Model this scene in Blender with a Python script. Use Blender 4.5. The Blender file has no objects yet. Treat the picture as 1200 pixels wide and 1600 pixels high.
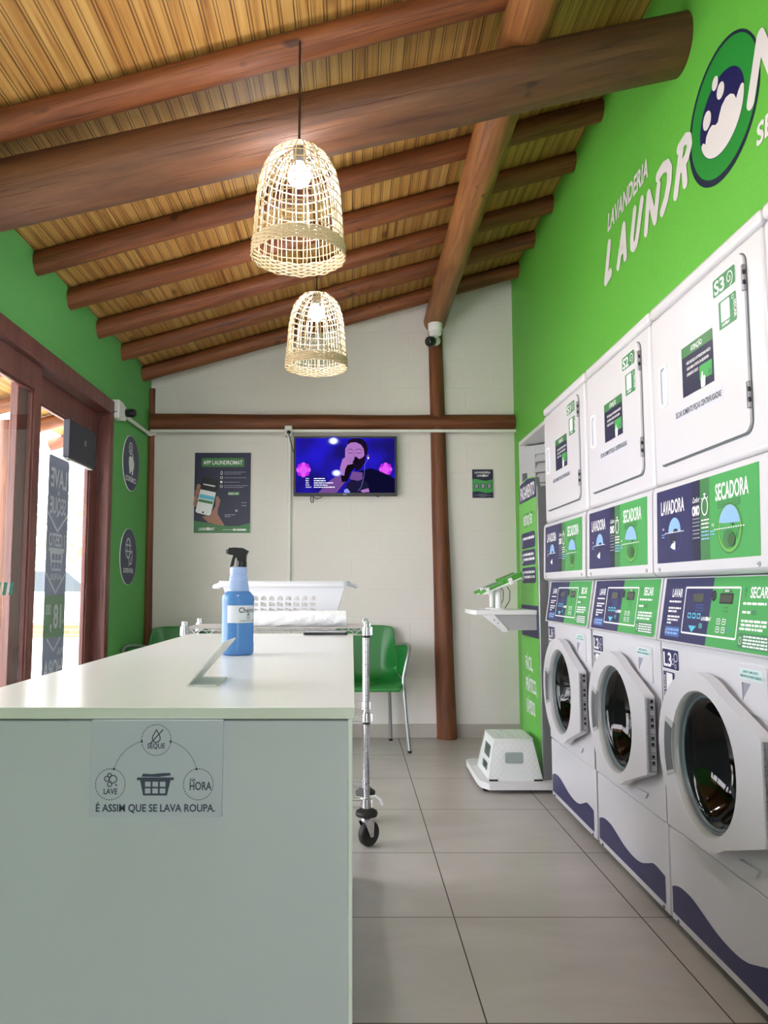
import bpy, math, random
from mathutils import Vector, Matrix
from mathutils.geometry import tessellate_polygon
R = math.radians
scene = bpy.context.scene
COL = scene.collection
PI = math.pi

# ------------------------------------------------------------------ camera
F_PX, PPX, PPY, YH, CAM_H = 1195.0, 550.0, 811.0, 919.0, 1.05
cam_d = bpy.data.cameras.new('camera')
cam_d.sensor_fit = 'AUTO'
cam_d.sensor_width = 36.0
cam_d.lens = F_PX / 1600.0 * 36.0
cam_d.shift_x = (600.0 - PPX) / 1600.0
cam_d.shift_y = (PPY - 800.0) / 1600.0
cam_d.clip_start = 0.05
cam = bpy.data.objects.new('camera', cam_d)
COL.objects.link(cam)
cam.location = (0, 0, CAM_H)
cam.rotation_euler = (R(90) + math.atan((YH - PPY) / F_PX), 0, 0)
scene.camera = cam

# ------------------------------------------------------------------ view, sky, sun
scene.view_settings.view_transform = 'Standard'
scene.view_settings.look = 'None'
scene.view_settings.gamma = 1.0
scene.view_settings.use_curve_mapping = False
scene.view_settings.exposure = 1.45
scene.cycles.max_bounces = 10
scene.cycles.diffuse_bounces = 6
scene.cycles.transparent_max_bounces = 16
scene.cycles.sample_clamp_indirect = 6.0
scene.cycles.caustics_reflective = False
scene.cycles.caustics_refractive = False

world = bpy.data.worlds.new('world')
scene.world = world
world.use_nodes = True
wb = world.node_tree.nodes['Background']
wb.inputs[0].default_value = (0.96, 0.95, 1.0, 1)
wb.inputs[1].default_value = 4.0

sun_d = bpy.data.lights.new('sun', 'SUN')
sun_d.energy = 8.0
sun_d.angle = R(1.0)
sun_d.color = (1.0, 0.95, 0.88)
sun = bpy.data.objects.new('sun', sun_d)
COL.objects.link(sun)
sun.location = (3, -4, 12)
sun.rotation_euler = Vector((-2.0, 3.0, -8.0)).to_track_quat('-Z', 'Y').to_euler()

# added fill light, out of view above the front end of the counter
ld = bpy.data.lights.new('fill_light', 'POINT')
ld.energy = 13.0
ld.shadow_soft_size = 0.06
ld.color = (0.96, 0.97, 1.0)
lo = bpy.data.objects.new('fill_light', ld)
COL.objects.link(lo)
lo.location = (-0.157, 1.04, 2.26)


# ================================================================== materials
def lin(c):
    def f(v):
        v = v / 255.0
        return v / 12.92 if v <= 0.04045 else ((v + 0.055) / 1.055) ** 2.4
    return (f(c[0]), f(c[1]), f(c[2]), 1.0)


MATS = {}


def pm(name, c, rough=0.5, metal=0.0, spec=0.5, trans=0.0, coat=0.0, bump=None):
    """procedural Principled material from an sRGB colour, with slight tone variation"""
    if name in MATS:
        return MATS[name]
    m = bpy.data.materials.new(name)
    m.use_nodes = True
    nt = m.node_tree
    b = nt.nodes['Principled BSDF']
    b.inputs['Base Color'].default_value = lin(c)
    b.inputs['Roughness'].default_value = rough
    b.inputs['Metallic'].default_value = metal
    b.inputs['Specular IOR Level'].default_value = spec
    b.inputs['Coat Weight'].default_value = coat
    if bump:
        tc = nt.nodes.new('ShaderNodeTexCoord')
        n = nt.nodes.new('ShaderNodeTexNoise')
        n.inputs['Scale'].default_value = bump[0]
        n.inputs['Detail'].default_value = 4
        nt.links.new(tc.outputs['Object'], n.inputs['Vector'])
        bp = nt.nodes.new('ShaderNodeBump')
        bp.inputs['Strength'].default_value = bump[1]
        bp.inputs['Distance'].default_value = 0.01
        nt.links.new(n.outputs[0], bp.inputs['Height'])
        nt.links.new(bp.outputs[0], b.inputs['Normal'])
    if trans > 0:
        t = nt.nodes.new('ShaderNodeBsdfTranslucent')
        t.inputs[0].default_value = lin(c)
        mx = nt.nodes.new('ShaderNodeMixShader')
        mx.inputs[0].default_value = trans
        out = nt.nodes['Material Output']
        nt.links.new(b.outputs[0], mx.inputs[1])
        nt.links.new(t.outputs[0], mx.inputs[2])
        nt.links.new(mx.outputs[0], out.inputs[0])
    MATS[name] = m
    return m


def em(name, c, s):
    if name in MATS:
        return MATS[name]
    m = bpy.data.materials.new(name)
    m.use_nodes = True
    nt = m.node_tree
    nt.nodes.remove(nt.nodes['Principled BSDF'])
    e = nt.nodes.new('ShaderNodeEmission')
    e.inputs[0].default_value = lin(c)
    e.inputs[1].default_value = s
    nt.links.new(e.outputs[0], nt.nodes['Material Output'].inputs[0])
    MATS[name] = m
    return m


def glass_mat(name, tint, refl, rough=0.02):
    m = bpy.data.materials.new(name)
    m.use_nodes = True
    nt = m.node_tree
    nt.nodes.remove(nt.nodes['Principled BSDF'])
    t = nt.nodes.new('ShaderNodeBsdfTransparent')
    t.inputs[0].default_value = tint
    g = nt.nodes.new('ShaderNodeBsdfGlossy')
    g.inputs['Roughness'].default_value = rough
    lw = nt.nodes.new('ShaderNodeLayerWeight')
    pw_ = nt.nodes.new('ShaderNodeMath')
    pw_.operation = 'POWER'
    nt.links.new(lw.outputs['Facing'], pw_.inputs[0])
    pw_.inputs[1].default_value = 4.0
    ml = nt.nodes.new('ShaderNodeMath')
    ml.operation = 'MULTIPLY_ADD'
    nt.links.new(pw_.outputs[0], ml.inputs[0])
    ml.inputs[1].default_value = 0.6
    ml.inputs[2].default_value = refl
    mx = nt.nodes.new('ShaderNodeMixShader')
    nt.links.new(ml.outputs[0], mx.inputs[0])
    nt.links.new(t.outputs[0], mx.inputs[1])
    nt.links.new(g.outputs[0], mx.inputs[2])
    nt.links.new(mx.outputs[0], nt.nodes['Material Output'].inputs[0])
    return m


class NT:
    """small helper around a new Principled material's node tree"""
    def __init__(s, name, rough=0.5):
        s.m = bpy.data.materials.new(name)
        s.m.use_nodes = True
        s.t = s.m.node_tree
        s.b = s.t.nodes['Principled BSDF']
        s.b.inputs['Roughness'].default_value = rough
        s.tc = s.t.nodes.new('ShaderNodeTexCoord')
        s.obj = s.tc.outputs['Object']

    def n(s, kind, **kw):
        nd = s.t.nodes.new(kind)
        for k, v in kw.items():
            setattr(nd, k, v)
        return nd

    def set(s, sock, v):
        if isinstance(v, bpy.types.NodeSocket):
            s.t.links.new(v, sock)
        else:
            sock.default_value = v

    def math(s, op, a, b=0.0, c=0.0):
        nd = s.n('ShaderNodeMath', operation=op)
        s.set(nd.inputs[0], a)
        s.set(nd.inputs[1], b)
        s.set(nd.inputs[2], c)
        return nd.outputs[0]

    def scale(s, vec, sc):
        nd = s.n('ShaderNodeMapping')
        s.set(nd.inputs[0], vec)
        nd.inputs['Scale'].default_value = sc
        return nd.outputs[0]

    def noise(s, vec, scale=5, detail=4, rough=0.5, dist=0.0):
        nd = s.n('ShaderNodeTexNoise')
        s.set(nd.inputs['Vector'], vec)
        nd.inputs['Scale'].default_value = scale
        nd.inputs['Detail'].default_value = detail
        nd.inputs['Roughness'].default_value = rough
        nd.inputs['Distortion'].default_value = dist
        return nd.outputs[0]

    def ramp(s, f, stops):
        nd = s.n('ShaderNodeValToRGB')
        el = nd.color_ramp.elements
        while len(el) < len(stops):
            el.new(0.5)
        for e, (p, c) in zip(el, stops):
            e.position = p
            e.color = c if len(c) == 4 else (*c, 1)
        s.set(nd.inputs[0], f)
        return nd.outputs[0]

    def mix(s, f, a, b, mode='MIX'):
        nd = s.n('ShaderNodeMix', data_type='RGBA', blend_type=mode)
        s.set(nd.inputs[0], f)
        s.set(nd.inputs[6], a)
        s.set(nd.inputs[7], b)
        return nd.outputs[2]

    def bump(s, h, strength=0.3, dist=0.01):
        nd = s.n('ShaderNodeBump')
        nd.inputs['Strength'].default_value = strength
        nd.inputs['Distance'].default_value = dist
        s.set(nd.inputs['Height'], h)
        s.t.links.new(nd.outputs[0], s.b.inputs['Normal'])


BW = ((0, 0, 0, 1), (1, 1, 1, 1))


def make_log(name, dark, mid, light, rough=0.55):
    k = NT(name, rough)
    inf = k.n('ShaderNodeObjectInfo')
    off = k.n('ShaderNodeVectorMath', operation='ADD')
    cmb = k.n('ShaderNodeCombineXYZ')
    k.set(cmb.inputs[2], k.math('MULTIPLY', inf.outputs['Random'], 40.0))
    k.set(off.inputs[0], k.obj)
    k.set(off.inputs[1], cmb.outputs[0])
    v = off.outputs[0]
    g1 = k.noise(k.scale(v, (14, 14, 1.1)), 1.5, 6, 0.6, 0.6)
    c = k.ramp(g1, [(0.25, lin(dark)), (0.5, lin(mid)), (0.78, lin(light))])
    g2 = k.noise(k.scale(v, (60, 60, 1.5)), 2.0, 3)
    cr = k.ramp(g2, [(0.33, (0, 0, 0, 1)), (0.42, (1, 1, 1, 1))])
    c = k.mix(k.math('MULTIPLY', k.math('SUBTRACT', 1.0, cr), 0.45), c, lin((58, 28, 16)))
    g3 = k.noise(k.scale(v, (3, 3, 2.2)), 3.0, 2)
    kn = k.ramp(g3, [(0.70, (0, 0, 0, 1)), (0.76, (1, 1, 1, 1))])
    c = k.mix(k.math('MULTIPLY', kn, 0.8), c, lin((48, 24, 16)))
    k.set(k.b.inputs['Base Color'], c)
    k.bump(k.math('ADD', g1, k.math('MULTIPLY', cr, 0.4)), 0.35, 0.012)
    return k.m


LOG = make_log('log_wood', (80, 40, 20), (124, 68, 36), (152, 92, 52))
RIDGEW = make_log('ridge_wood', (104, 58, 28), (146, 92, 48), (172, 116, 66))
BEAMW = make_log('beam_wood', (62, 36, 22), (94, 58, 36), (118, 76, 48))
POSTW = make_log('post_wood', (70, 36, 18), (110, 60, 30), (138, 80, 44))
DOORW = make_log('door_wood', (80, 42, 39), (106, 58, 52), (124, 72, 64), 0.4)


def make_pine():
    k = NT('pine_boards', 0.5)
    sx = k.n('ShaderNodeSeparateXYZ')
    k.set(sx.inputs[0], k.obj)
    x, y = sx.outputs[0], sx.outputs[1]
    u = k.math('DIVIDE', x, 0.098)
    idx = k.math('FLOOR', u)
    fr = k.math('FRACT', u)
    wn = k.n('ShaderNodeTexWhiteNoise', noise_dimensions='1D')
    k.set(wn.inputs['W'], idx)
    rnd = wn.outputs[0]
    cmb = k.n('ShaderNodeCombineXYZ')
    k.set(cmb.inputs[0], k.math('MULTIPLY', x, 34.0))
    k.set(cmb.inputs[1], k.math('ADD', k.math('MULTIPLY', y, 1.0), k.math('MULTIPLY', rnd, 60.0)))
    k.set(cmb.inputs[2], k.math('MULTIPLY', rnd, 30.0))
    g = k.noise(cmb.outputs[0], 1.0, 5, 0.55, 1.2)
    c = k.ramp(g, [(0.28, lin((126, 76, 32))), (0.48, lin((186, 138, 74))), (0.74, lin((210, 168, 102)))])
    c = k.mix(k.math('MULTIPLY', rnd, 0.35), c, lin((168, 108, 50)))
    # knots
    cm2 = k.n('ShaderNodeCombineXYZ')
    k.set(cm2.inputs[0], k.math('MULTIPLY', x, 6.0))
    k.set(cm2.inputs[1], k.math('MULTIPLY', y, 2.6))
    vo = k.n('ShaderNodeTexVoronoi')
    k.set(vo.inputs['Vector'], cm2.outputs[0])
    vo.inputs['Scale'].default_value = 1.0
    kn = k.ramp(vo.outputs['Distance'], [(0.06, (1, 1, 1, 1)), (0.17, (0, 0, 0, 1))])
    c = k.mix(k.math('MULTIPLY', kn, 0.75), c, lin((92, 50, 24)))
    # joints and beads between boards
    def line(pos, w):
        d = k.math('ABSOLUTE', k.math('SUBTRACT', fr, pos))
        return k.math('LESS_THAN', d, w)
    ln = k.math('ADD', line(0.02, 0.03), line(0.13, 0.015))
    ln = k.math('ADD', ln, line(0.5, 0.018))
    ln = k.math('ADD', ln, line(0.60, 0.014))
    ln = k.math('MINIMUM', ln, 1.0)
    c = k.mix(k.math('MULTIPLY', ln, 0.8), c, lin((70, 36, 16)))
    k.set(k.b.inputs['Base Color'], c)
    k.bump(k.math('SUBTRACT', k.math('MULTIPLY', g, 0.15), ln), 0.5, 0.004)
    return k.m


PINE = make_pine()


def make_plaster(name, c, c2, brick=0.3, rough=0.75, axes='XZ'):
    k = NT(name, rough)
    sx = k.n('ShaderNodeSeparateXYZ')
    k.set(sx.inputs[0], k.obj)
    cmb = k.n('ShaderNodeCombineXYZ')
    k.set(cmb.inputs[0], sx.outputs['XYZ'.index(axes[0])])
    k.set(cmb.inputs[1], sx.outputs['XYZ'.index(axes[1])])
    n1 = k.noise(k.obj, 1.3, 3)
    n2 = k.noise(k.obj, 38.0, 5, 0.6)
    n3 = k.noise(k.obj, 6.0, 4, 0.6, 0.5)
    k.set(k.b.inputs['Base Color'], k.mix(n1, lin(c), lin(c2)))
    br = k.n('ShaderNodeTexBrick')
    k.set(br.inputs['Vector'], cmb.outputs[0])
    br.inputs['Scale'].default_value = 1.0
    br.inputs['Brick Width'].default_value = 0.42
    br.inputs['Row Height'].default_value = 0.21
    br.inputs['Mortar Size'].default_value = 0.008
    br.inputs['Mortar Smooth'].default_value = 1.0
    h = k.math('ADD', k.math('MULTIPLY', n2, 0.4), k.math('MULTIPLY', n3, 0.7))
    h = k.math('SUBTRACT', h, k.math('MULTIPLY', k.math('MULTIPLY', br.outputs['Fac'], n3), brick))
    k.bump(h, 0.45, 0.008)
    return k.m


WHITE_WALL = make_plaster('white_painted_block', (228, 223, 219), (220, 215, 210), 0.4)
GREEN_WALL_R = make_plaster('green_paint_wall', (100, 186, 66), (92, 176, 60), 0.0, 0.6, 'YZ')
GREEN_WALL_L = make_plaster('green_rough_wall', (92, 168, 88), (86, 160, 82), 0.15, 0.7, 'YZ')
ALCOVE = pm('alcove_shade', (62, 62, 64), 0.8)  # dark grey puts the recess's shade into the wall colour


def make_floor():
    k = NT('porcelain_tile', 0.28)
    sx = k.n('ShaderNodeSeparateXYZ')
    k.set(sx.inputs[0], k.obj)
    def grid(o, off):
        f = k.math('FRACT', k.math('DIVIDE', k.math('ADD', o, off), 0.6))
        d = k.math('MINIMUM', f, k.math('SUBTRACT', 1.0, f))
        return k.math('LESS_THAN', d, 0.0032)
    gl = k.math('MAXIMUM', grid(sx.outputs[0], 60.0 - 0.327), grid(sx.outputs[1], 60.0 - 0.155))
    n1 = k.noise(k.scale(k.obj, (1.0, 2.2, 1)), 2.2, 6, 0.6, 0.4)
    n2 = k.noise(k.scale(k.obj, (3, 30, 1)), 2.0, 3)
    c = k.ramp(n1, [(0.3, lin((178, 172, 166))), (0.7, lin((196, 191, 185)))])
    c = k.mix(k.math('MULTIPLY', n2, 0.12), c, lin((158, 152, 146)))
    c = k.mix(gl, c, lin((62, 54, 48)))
    k.set(k.b.inputs['Base Color'], c)
    r = k.math('ADD', 0.24, k.math('MULTIPLY', n1, 0.16))
    k.set(k.b.inputs['Roughness'], k.math('ADD', r, k.math('MULTIPLY', gl, 0.4)))
    k.bump(k.math('MULTIPLY', gl, -1.0), 0.3, 0.002)
    return k.m


TILE = make_floor()


def make_brick():
    k = NT('street_brick', 0.8)
    br = k.n('ShaderNodeTexBrick')
    cmb = k.n('ShaderNodeCombineXYZ')
    sx = k.n('ShaderNodeSeparateXYZ')
    k.set(sx.inputs[0], k.obj)
    k.set(cmb.inputs[0], sx.outputs[0])
    k.set(cmb.inputs[1], sx.outputs[2])
    k.set(br.inputs['Vector'], cmb.outputs[0])
    br.inputs['Scale'].default_value = 1
    br.inputs['Brick Width'].default_value = 0.24
    br.inputs['Row Height'].default_value = 0.075
    br.inputs['Mortar Size'].default_value = 0.006
    br.inputs['Color1'].default_value = lin((176, 98, 70))
    br.inputs['Color2'].default_value = lin((160, 84, 60))
    br.inputs['Mortar'].default_value = lin((180, 160, 140))
    k.set(k.b.inputs['Base Color'], br.outputs[0])
    return k.m


BRICK = make_brick()
CONCRETE = pm('pale_concrete', (196, 190, 182), 0.85, bump=(30, 0.2))
LEAF = pm('tree_leaf', (158, 166, 140), 0.6, trans=0.35)
BARK = pm('bark', (96, 76, 58), 0.9, bump=(20, 0.5))

ENAMEL = pm('white_enamel', (212, 211, 218), 0.3, coat=0.2)
PLASTIC_W = pm('white_plastic', (238, 238, 240), 0.35)
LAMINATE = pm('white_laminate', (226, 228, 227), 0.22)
LAM_SIDE = pm('white_laminate_front', (202, 204, 220), 0.45)  # front copy of the laminate, cool light put into its colour against green bounce
BASKETM = pm('basket_plastic', (240, 241, 246), 0.35, trans=0.35)
STOOLM = pm('stool_plastic', (222, 228, 226), 0.45)
NAVY = pm('navy_print', (44, 44, 92), 0.4)
NAVY2 = pm('dark_navy_print', (34, 36, 66), 0.4)
GREEN = pm('green_print', (70, 160, 84), 0.4)
GREEN_D = pm('dark_green_print', (66, 124, 74), 0.4)
GREEN_K = pm('kiosk_green', (102, 186, 76), 0.4)
TAGGREEN = pm('tag_green', (62, 130, 84), 0.4)
WHITE = pm('white_print', (240, 240, 244), 0.45)
BLACKP = pm('black_print', (24, 24, 30), 0.5)
LBLUE = pm('light_blue_print', (140, 182, 232), 0.4)
MBLUE = pm('mid_blue_print', (72, 100, 168), 0.4)
CYAN = pm('cyan_print', (92, 190, 220), 0.4)
TEALP = pm('teal_print', (70, 150, 140), 0.45)
GREYT = pm('grey_print', (150, 152, 168), 0.45)
LCD = pm('lcd_grey', (74, 78, 70), 0.25)
SLATE = pm('slate_print', (62, 70, 96), 0.5)
CHROME = pm('chrome', (205, 205, 208), 0.16, metal=1.0)
WIRE = pm('wire_chrome', (196, 196, 198), 0.42, metal=0.7)
STEEL = pm('brushed_steel', (150, 150, 155), 0.35, metal=1.0)
ALU = pm('aluminium', (176, 180, 182), 0.35, metal=0.8)
DARKM = pm('drum_dark', (46, 46, 50), 0.3, metal=0.8)
BLACK = pm('black_plastic', (22, 22, 25), 0.35)
RUBBER = pm('black_rubber', (20, 20, 20), 0.6)
GASKET = pm('grey_rubber', (96, 104, 110), 0.45)
GREYPL = pm('grey_plastic', (92, 94, 102), 0.4)
SILVERPL = pm('silver_plastic', (178, 180, 182), 0.3)
ACRYL = pm('frosted_acrylic', (216, 219, 222), 0.4)
LILAC = pm('lilac_plastic', (206, 208, 222), 0.4)
CHAIRG = pm('green_chair_plastic', (28, 116, 48), 0.35)
TERMG = pm('green_terminal', (72, 158, 52), 0.35)
BOTBLUE = pm('blue_liquid', (102, 156, 212), 0.22, trans=0.4)
BOTCLEAR = pm('bottle_plastic', (186, 204, 238), 0.3, trans=0.4)
RATTAN = pm('rattan', (190, 170, 136), 0.6)
CORD = pm('black_cord', (30, 20, 18), 0.6)
BULB = em('bulb_glow', (244, 246, 255), 100.0)
SIGNM = pm('lilac_acrylic', (196, 199, 220), 0.35)
SIGNINK = pm('sign_ink', (66, 72, 98), 0.5)
STICKG = pm('glass_sticker_navy', (90, 96, 110), 0.5, trans=0.12)
STICKGREEN = pm('glass_sticker_green', (122, 154, 126), 0.5, trans=0.12)
STICKW = pm('glass_sticker_text', (204, 208, 218), 0.5, trans=0.15)
GLASS = glass_mat('window_glass', (0.97, 0.98, 0.98, 1), 0.03)
DRUMGLASS = glass_mat('washer_glass', (0.10, 0.10, 0.115, 1), 0.05, 0.04)
FILM = pm('roll_film', (232, 233, 238), 0.35, bump=(25, 0.9))
LOUVER = pm('louver_white', (200, 202, 206), 0.4)
METALW = pm('white_metal', (226, 228, 230), 0.4)
CARW = pm('car_white', (225, 228, 232), 0.25, coat=0.5)
CARG = pm('car_grey', (150, 160, 168), 0.25, coat=0.5)
CARGL = pm('car_glass', (50, 60, 66), 0.1)
PIPE = pm('pvc_white', (222, 222, 218), 0.45)
SKINP = pm('printed_skin', (168, 120, 104), 0.5)
BASEB = pm('baseboard_tile', (176, 170, 164), 0.4)


# ================================================================== mesh helpers
def V(*a):
    return Vector(a)


class M:
    def __init__(s):
        s.v, s.f, s.mi, s.mats = [], [], [], []

    def idx(s, m):
        if m not in s.mats:
            s.mats.append(m)
        return s.mats.index(m)

    def add(s, vs, fs, m):
        o = len(s.v)
        k = s.idx(m)
        s.v += [tuple(p) for p in vs]
        for f in fs:
            s.f.append([i + o for i in f])
            s.mi.append(k)

    def box(s, x0, x1, y0, y1, z0, z1, m):
        vs = [(x, y, z) for x in (x0, x1) for y in (y0, y1) for z in (z0, z1)]
        s.add(vs, [(0, 1, 3, 2), (4, 6, 7, 5), (0, 4, 5, 1), (2, 3, 7, 6), (0, 2, 6, 4), (1, 5, 7, 3)], m)

    def obox(s, c, ax, ay, az, hx, hy, hz, m):
        c = Vector(c)
        vs = [c + ax * (hx * i) + ay * (hy * j) + az * (hz * k) for i in (-1, 1) for j in (-1, 1) for k in (-1, 1)]
        s.add(vs, [(0, 1, 3, 2), (4, 6, 7, 5), (0, 4, 5, 1), (2, 3, 7, 6), (0, 2, 6, 4), (1, 5, 7, 3)], m)

    def tube(s, pts, r, m, n=8, closed=False, cap=True):
        pts = [Vector(p) for p in pts]
        N = len(pts)
        rs = r if isinstance(r, (list, tuple)) else [r] * N
        vs, fs = [], []
        up = None
        for i, p in enumerate(pts):
            a = pts[(i - 1) % N] if (closed or i > 0) else p
            b = pts[(i + 1) % N] if (closed or i < N - 1) else p
            d = (b - a).normalized()
            if up is None:
                up = d.orthogonal().normalized()
            else:
                up = (up - d * up.dot(d))
                up = up.normalized() if up.length > 1e-6 else d.orthogonal().normalized()
            w = d.cross(up)
            for k in range(n):
                t = 2 * PI * k / n
                vs.append(p + (up * math.cos(t) + w * math.sin(t)) * rs[i])
        for i in range(N if closed else N - 1):
            j = (i + 1) % N
            for k in range(n):
                k2 = (k + 1) % n
                fs.append((i * n + k, i * n + k2, j * n + k2, j * n + k))
        if cap and not closed:
            fs.append(tuple(range(n))[::-1])
            fs.append(tuple((N - 1) * n + k for k in range(n)))
        s.add(vs, fs, m)

    def lathe(s, prof, o, m, axis=(0, 0, 1), n=32, cap0=True, cap1=True):
        """prof: list of (radius, height along axis)"""
        o = Vector(o)
        a = Vector(axis).normalized()
        x = a.orthogonal().normalized()
        y = a.cross(x)
        vs, fs = [], []
        for r, h in prof:
            for k in range(n):
                t = 2 * PI * k / n
                vs.append(o + a * h + (x * math.cos(t) + y * math.sin(t)) * max(r, 1e-5))
        for i in range(len(prof) - 1):
            for k in range(n):
                k2 = (k + 1) % n
                fs.append((i * n + k, i * n + k2, (i + 1) * n + k2, (i + 1) * n + k))
        if cap0:
            fs.append(tuple(range(n))[::-1])
        if cap1:
            fs.append(tuple((len(prof) - 1) * n + k for k in range(n)))
        s.add(vs, fs, m)

    def prism(s, outer, fr, d0, d1, m, holes=(), mside=None):
        """polygon (u,v) in frame fr=(O,U,V,N) extruded from d0 to d1 along N"""
        O, U, W, N = fr
        loops = [list(outer)] + [list(h) for h in holes]
        flat = [p for l in loops for p in l]
        tris = tessellate_polygon([[Vector((p[0], p[1], 0)) for p in l] for l in loops])
        nv = len(flat)
        vs = [O + U * p[0] + W * p[1] + N * d0 for p in flat] + [O + U * p[0] + W * p[1] + N * d1 for p in flat]
        fs = []
        for t in tris:
            a, b, c = t
            pa, pb, pc = flat[a], flat[b], flat[c]
            ar = (pb[0] - pa[0]) * (pc[1] - pa[1]) - (pb[1] - pa[1]) * (pc[0] - pa[0])
            if ar < 0:
                b, c = c, b
            fs.append((a + nv, b + nv, c + nv))
            fs.append((a, c, b))
        s.add(vs, fs, m)
        fs2 = []
        o = 0
        for li, l in enumerate(loops):
            k = len(l)
            ar = sum(l[i][0] * l[(i + 1) % k][1] - l[(i + 1) % k][0] * l[i][1] for i in range(k))
            ccw = (ar > 0) == (li == 0)
            for i in range(k):
                a, b = o + i, o + (i + 1) % k
                fs2.append((a, b, b + nv, a + nv) if ccw else (b, a, a + nv, b + nv))
            o += k
        s.add(vs, fs2, mside or m)

    # ---------- flat graphics, each layer a hair in front of the last
    def gfx(s, fr, base=0.0008, step=0.0004):
        s.fr, s.base, s.step = fr, base, step
        return s

    def pt(s, x, y, k):
        O, U, W, N = s.fr
        return O + U * x + W * y + N * (s.base + s.step * k)

    def poly(s, pts, m, k=1, holes=()):
        loops = [list(pts)] + [list(h) for h in holes]
        flat = [p for l in loops for p in l]
        tris = tessellate_polygon([[Vector((p[0], p[1], 0)) for p in l] for l in loops])
        fs = []
        for a, b, c in tris:
            pa, pb, pc = flat[a], flat[b], flat[c]
            if (pb[0] - pa[0]) * (pc[1] - pa[1]) - (pb[1] - pa[1]) * (pc[0] - pa[0]) < 0:
                b, c = c, b
            fs.append((a, b, c))
        s.add([s.pt(p[0], p[1], k) for p in flat], fs, m)

    def rect(s, x0, y0, x1, y1, m, k=1):
        s.poly([(x0, y0), (x1, y0), (x1, y1), (x0, y1)], m, k)

    def rrect(s, x0, y0, x1, y1, r, m, k=1):
        s.poly(rr(x0, y0, x1, y1, r), m, k)

    def ell(s, cx, cy, rx, ry, m, k=1, n=28, a0=0, a1=360):
        if a1 - a0 >= 360:
            s.poly([(cx + rx * math.cos(2 * PI * i / n), cy + ry * math.sin(2 * PI * i / n)) for i in range(n)], m, k)
        else:
            s.poly([(cx + rx * math.cos(R(a0 + (a1 - a0) * i / n)), cy + ry * math.sin(R(a0 + (a1 - a0) * i / n))) for i in range(n + 1)], m, k)

    def ring(s, cx, cy, rx, ry, w, m, k=1, n=32):
        o = [(cx + rx * math.cos(2 * PI * i / n), cy + ry * math.sin(2 * PI * i / n)) for i in range(n)]
        i_ = [(cx + (rx - w) * math.cos(2 * PI * i / n), cy + (ry - w) * math.sin(2 * PI * i / n)) for i in range(n)]
        vs = [s.pt(*p, k) for p in o] + [s.pt(*p, k) for p in i_]
        s.add(vs, [(i, (i + 1) % n, n + (i + 1) % n, n + i) for i in range(n)], m)

    def stroke(s, pts, w, m, k=1, closed=False, rnd=True):
        n = len(pts)
        for i in range(n if closed else n - 1):
            a, b = pts[i], pts[(i + 1) % n]
            dx, dy = b[0] - a[0], b[1] - a[1]
            L = math.hypot(dx, dy) or 1e-6
            nx, ny = -dy / L * w / 2, dx / L * w / 2
            s.poly([(a[0] - nx, a[1] - ny), (b[0] - nx, b[1] - ny), (b[0] + nx, b[1] + ny), (a[0] + nx, a[1] + ny)], m, k + 0.03 * i)
        if rnd:
            for i, p in enumerate(pts):
                s.ell(p[0], p[1], w / 2, w / 2, m, k + 0.03 * i + 0.015, 14)

    def frame(s, x0, y0, x1, y1, w, m, k=1, r=0.0):
        if r:
            s.poly(rr(x0, y0, x1, y1, r), m, k, [rr(x0 + w, y0 + w, x1 - w, y1 - w, max(r - w, 0.0005))])
        else:
            s.poly([(x0, y0), (x1, y0), (x1, y1), (x0, y1)], m, k,
                   [[(x0 + w, y0 + w), (x1 - w, y0 + w), (x1 - w, y1 - w), (x0 + w, y1 - w)]])

    def bars(s, x0, x1, ys, h, m, k=2, seed=1):
        rg = random.Random(seed)
        for y in ys:
            x = x0
            while x < x1 - h:
                L = min(rg.uniform(1.5, 5) * h, x1 - x)
                s.rect(x, y, x + L, y + h, m, k)
                x += L + h * 0.6

    def text(s, body, x, y, h, m, w=None, k=2, align='c', bold=0.022, slant=0.0, mirror=False, rot=0.0):
        vs, fs, bb = text_mesh(body, bold)
        sy = h / 0.727
        sx = (w / (bb[1] - bb[0])) if w else sy * 0.62
        W = sx * (bb[1] - bb[0])
        ox = {'l': 0, 'c': -W / 2, 'r': -W}[align]
        ca, sa = math.cos(R(rot)), math.sin(R(rot))
        out = []
        for (a, b) in vs:
            px = (a - bb[0]) * sx + ox + slant * b * sy
            py = b * sy
            if mirror:
                px = -px
            out.append(s.pt(x + px * ca - py * sa, y + px * sa + py * ca, k))
        s.add(out, [tuple(reversed(f)) for f in fs] if mirror else fs, m)

    def build(s, name, parent=None, ang=35, bevel=0.0, seg=2, loc=None, solid=0.0):
        me = bpy.data.meshes.new(name)
        me.from_pydata(s.v, [], s.f)
        for m in s.mats:
            me.materials.append(m)
        me.polygons.foreach_set('material_index', s.mi)
        if ang:
            me.polygons.foreach_set('use_smooth', [True] * len(me.polygons))
            me.set_sharp_from_angle(angle=R(ang))
        me.update()
        o = bpy.data.objects.new(name, me)
        COL.objects.link(o)
        if parent:
            o.parent = parent
        if loc:
            o.location = loc
        if solid:
            sm = o.modifiers.new('thick', 'SOLIDIFY')
            sm.thickness = solid
            sm.offset = 0
        if bevel:
            b = o.modifiers.new('bevel', 'BEVEL')
            b.width = bevel
            b.segments = seg
            b.limit_method = 'ANGLE'
            b.angle_limit = R(40)
        return o


TEXT_CACHE = {}


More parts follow.
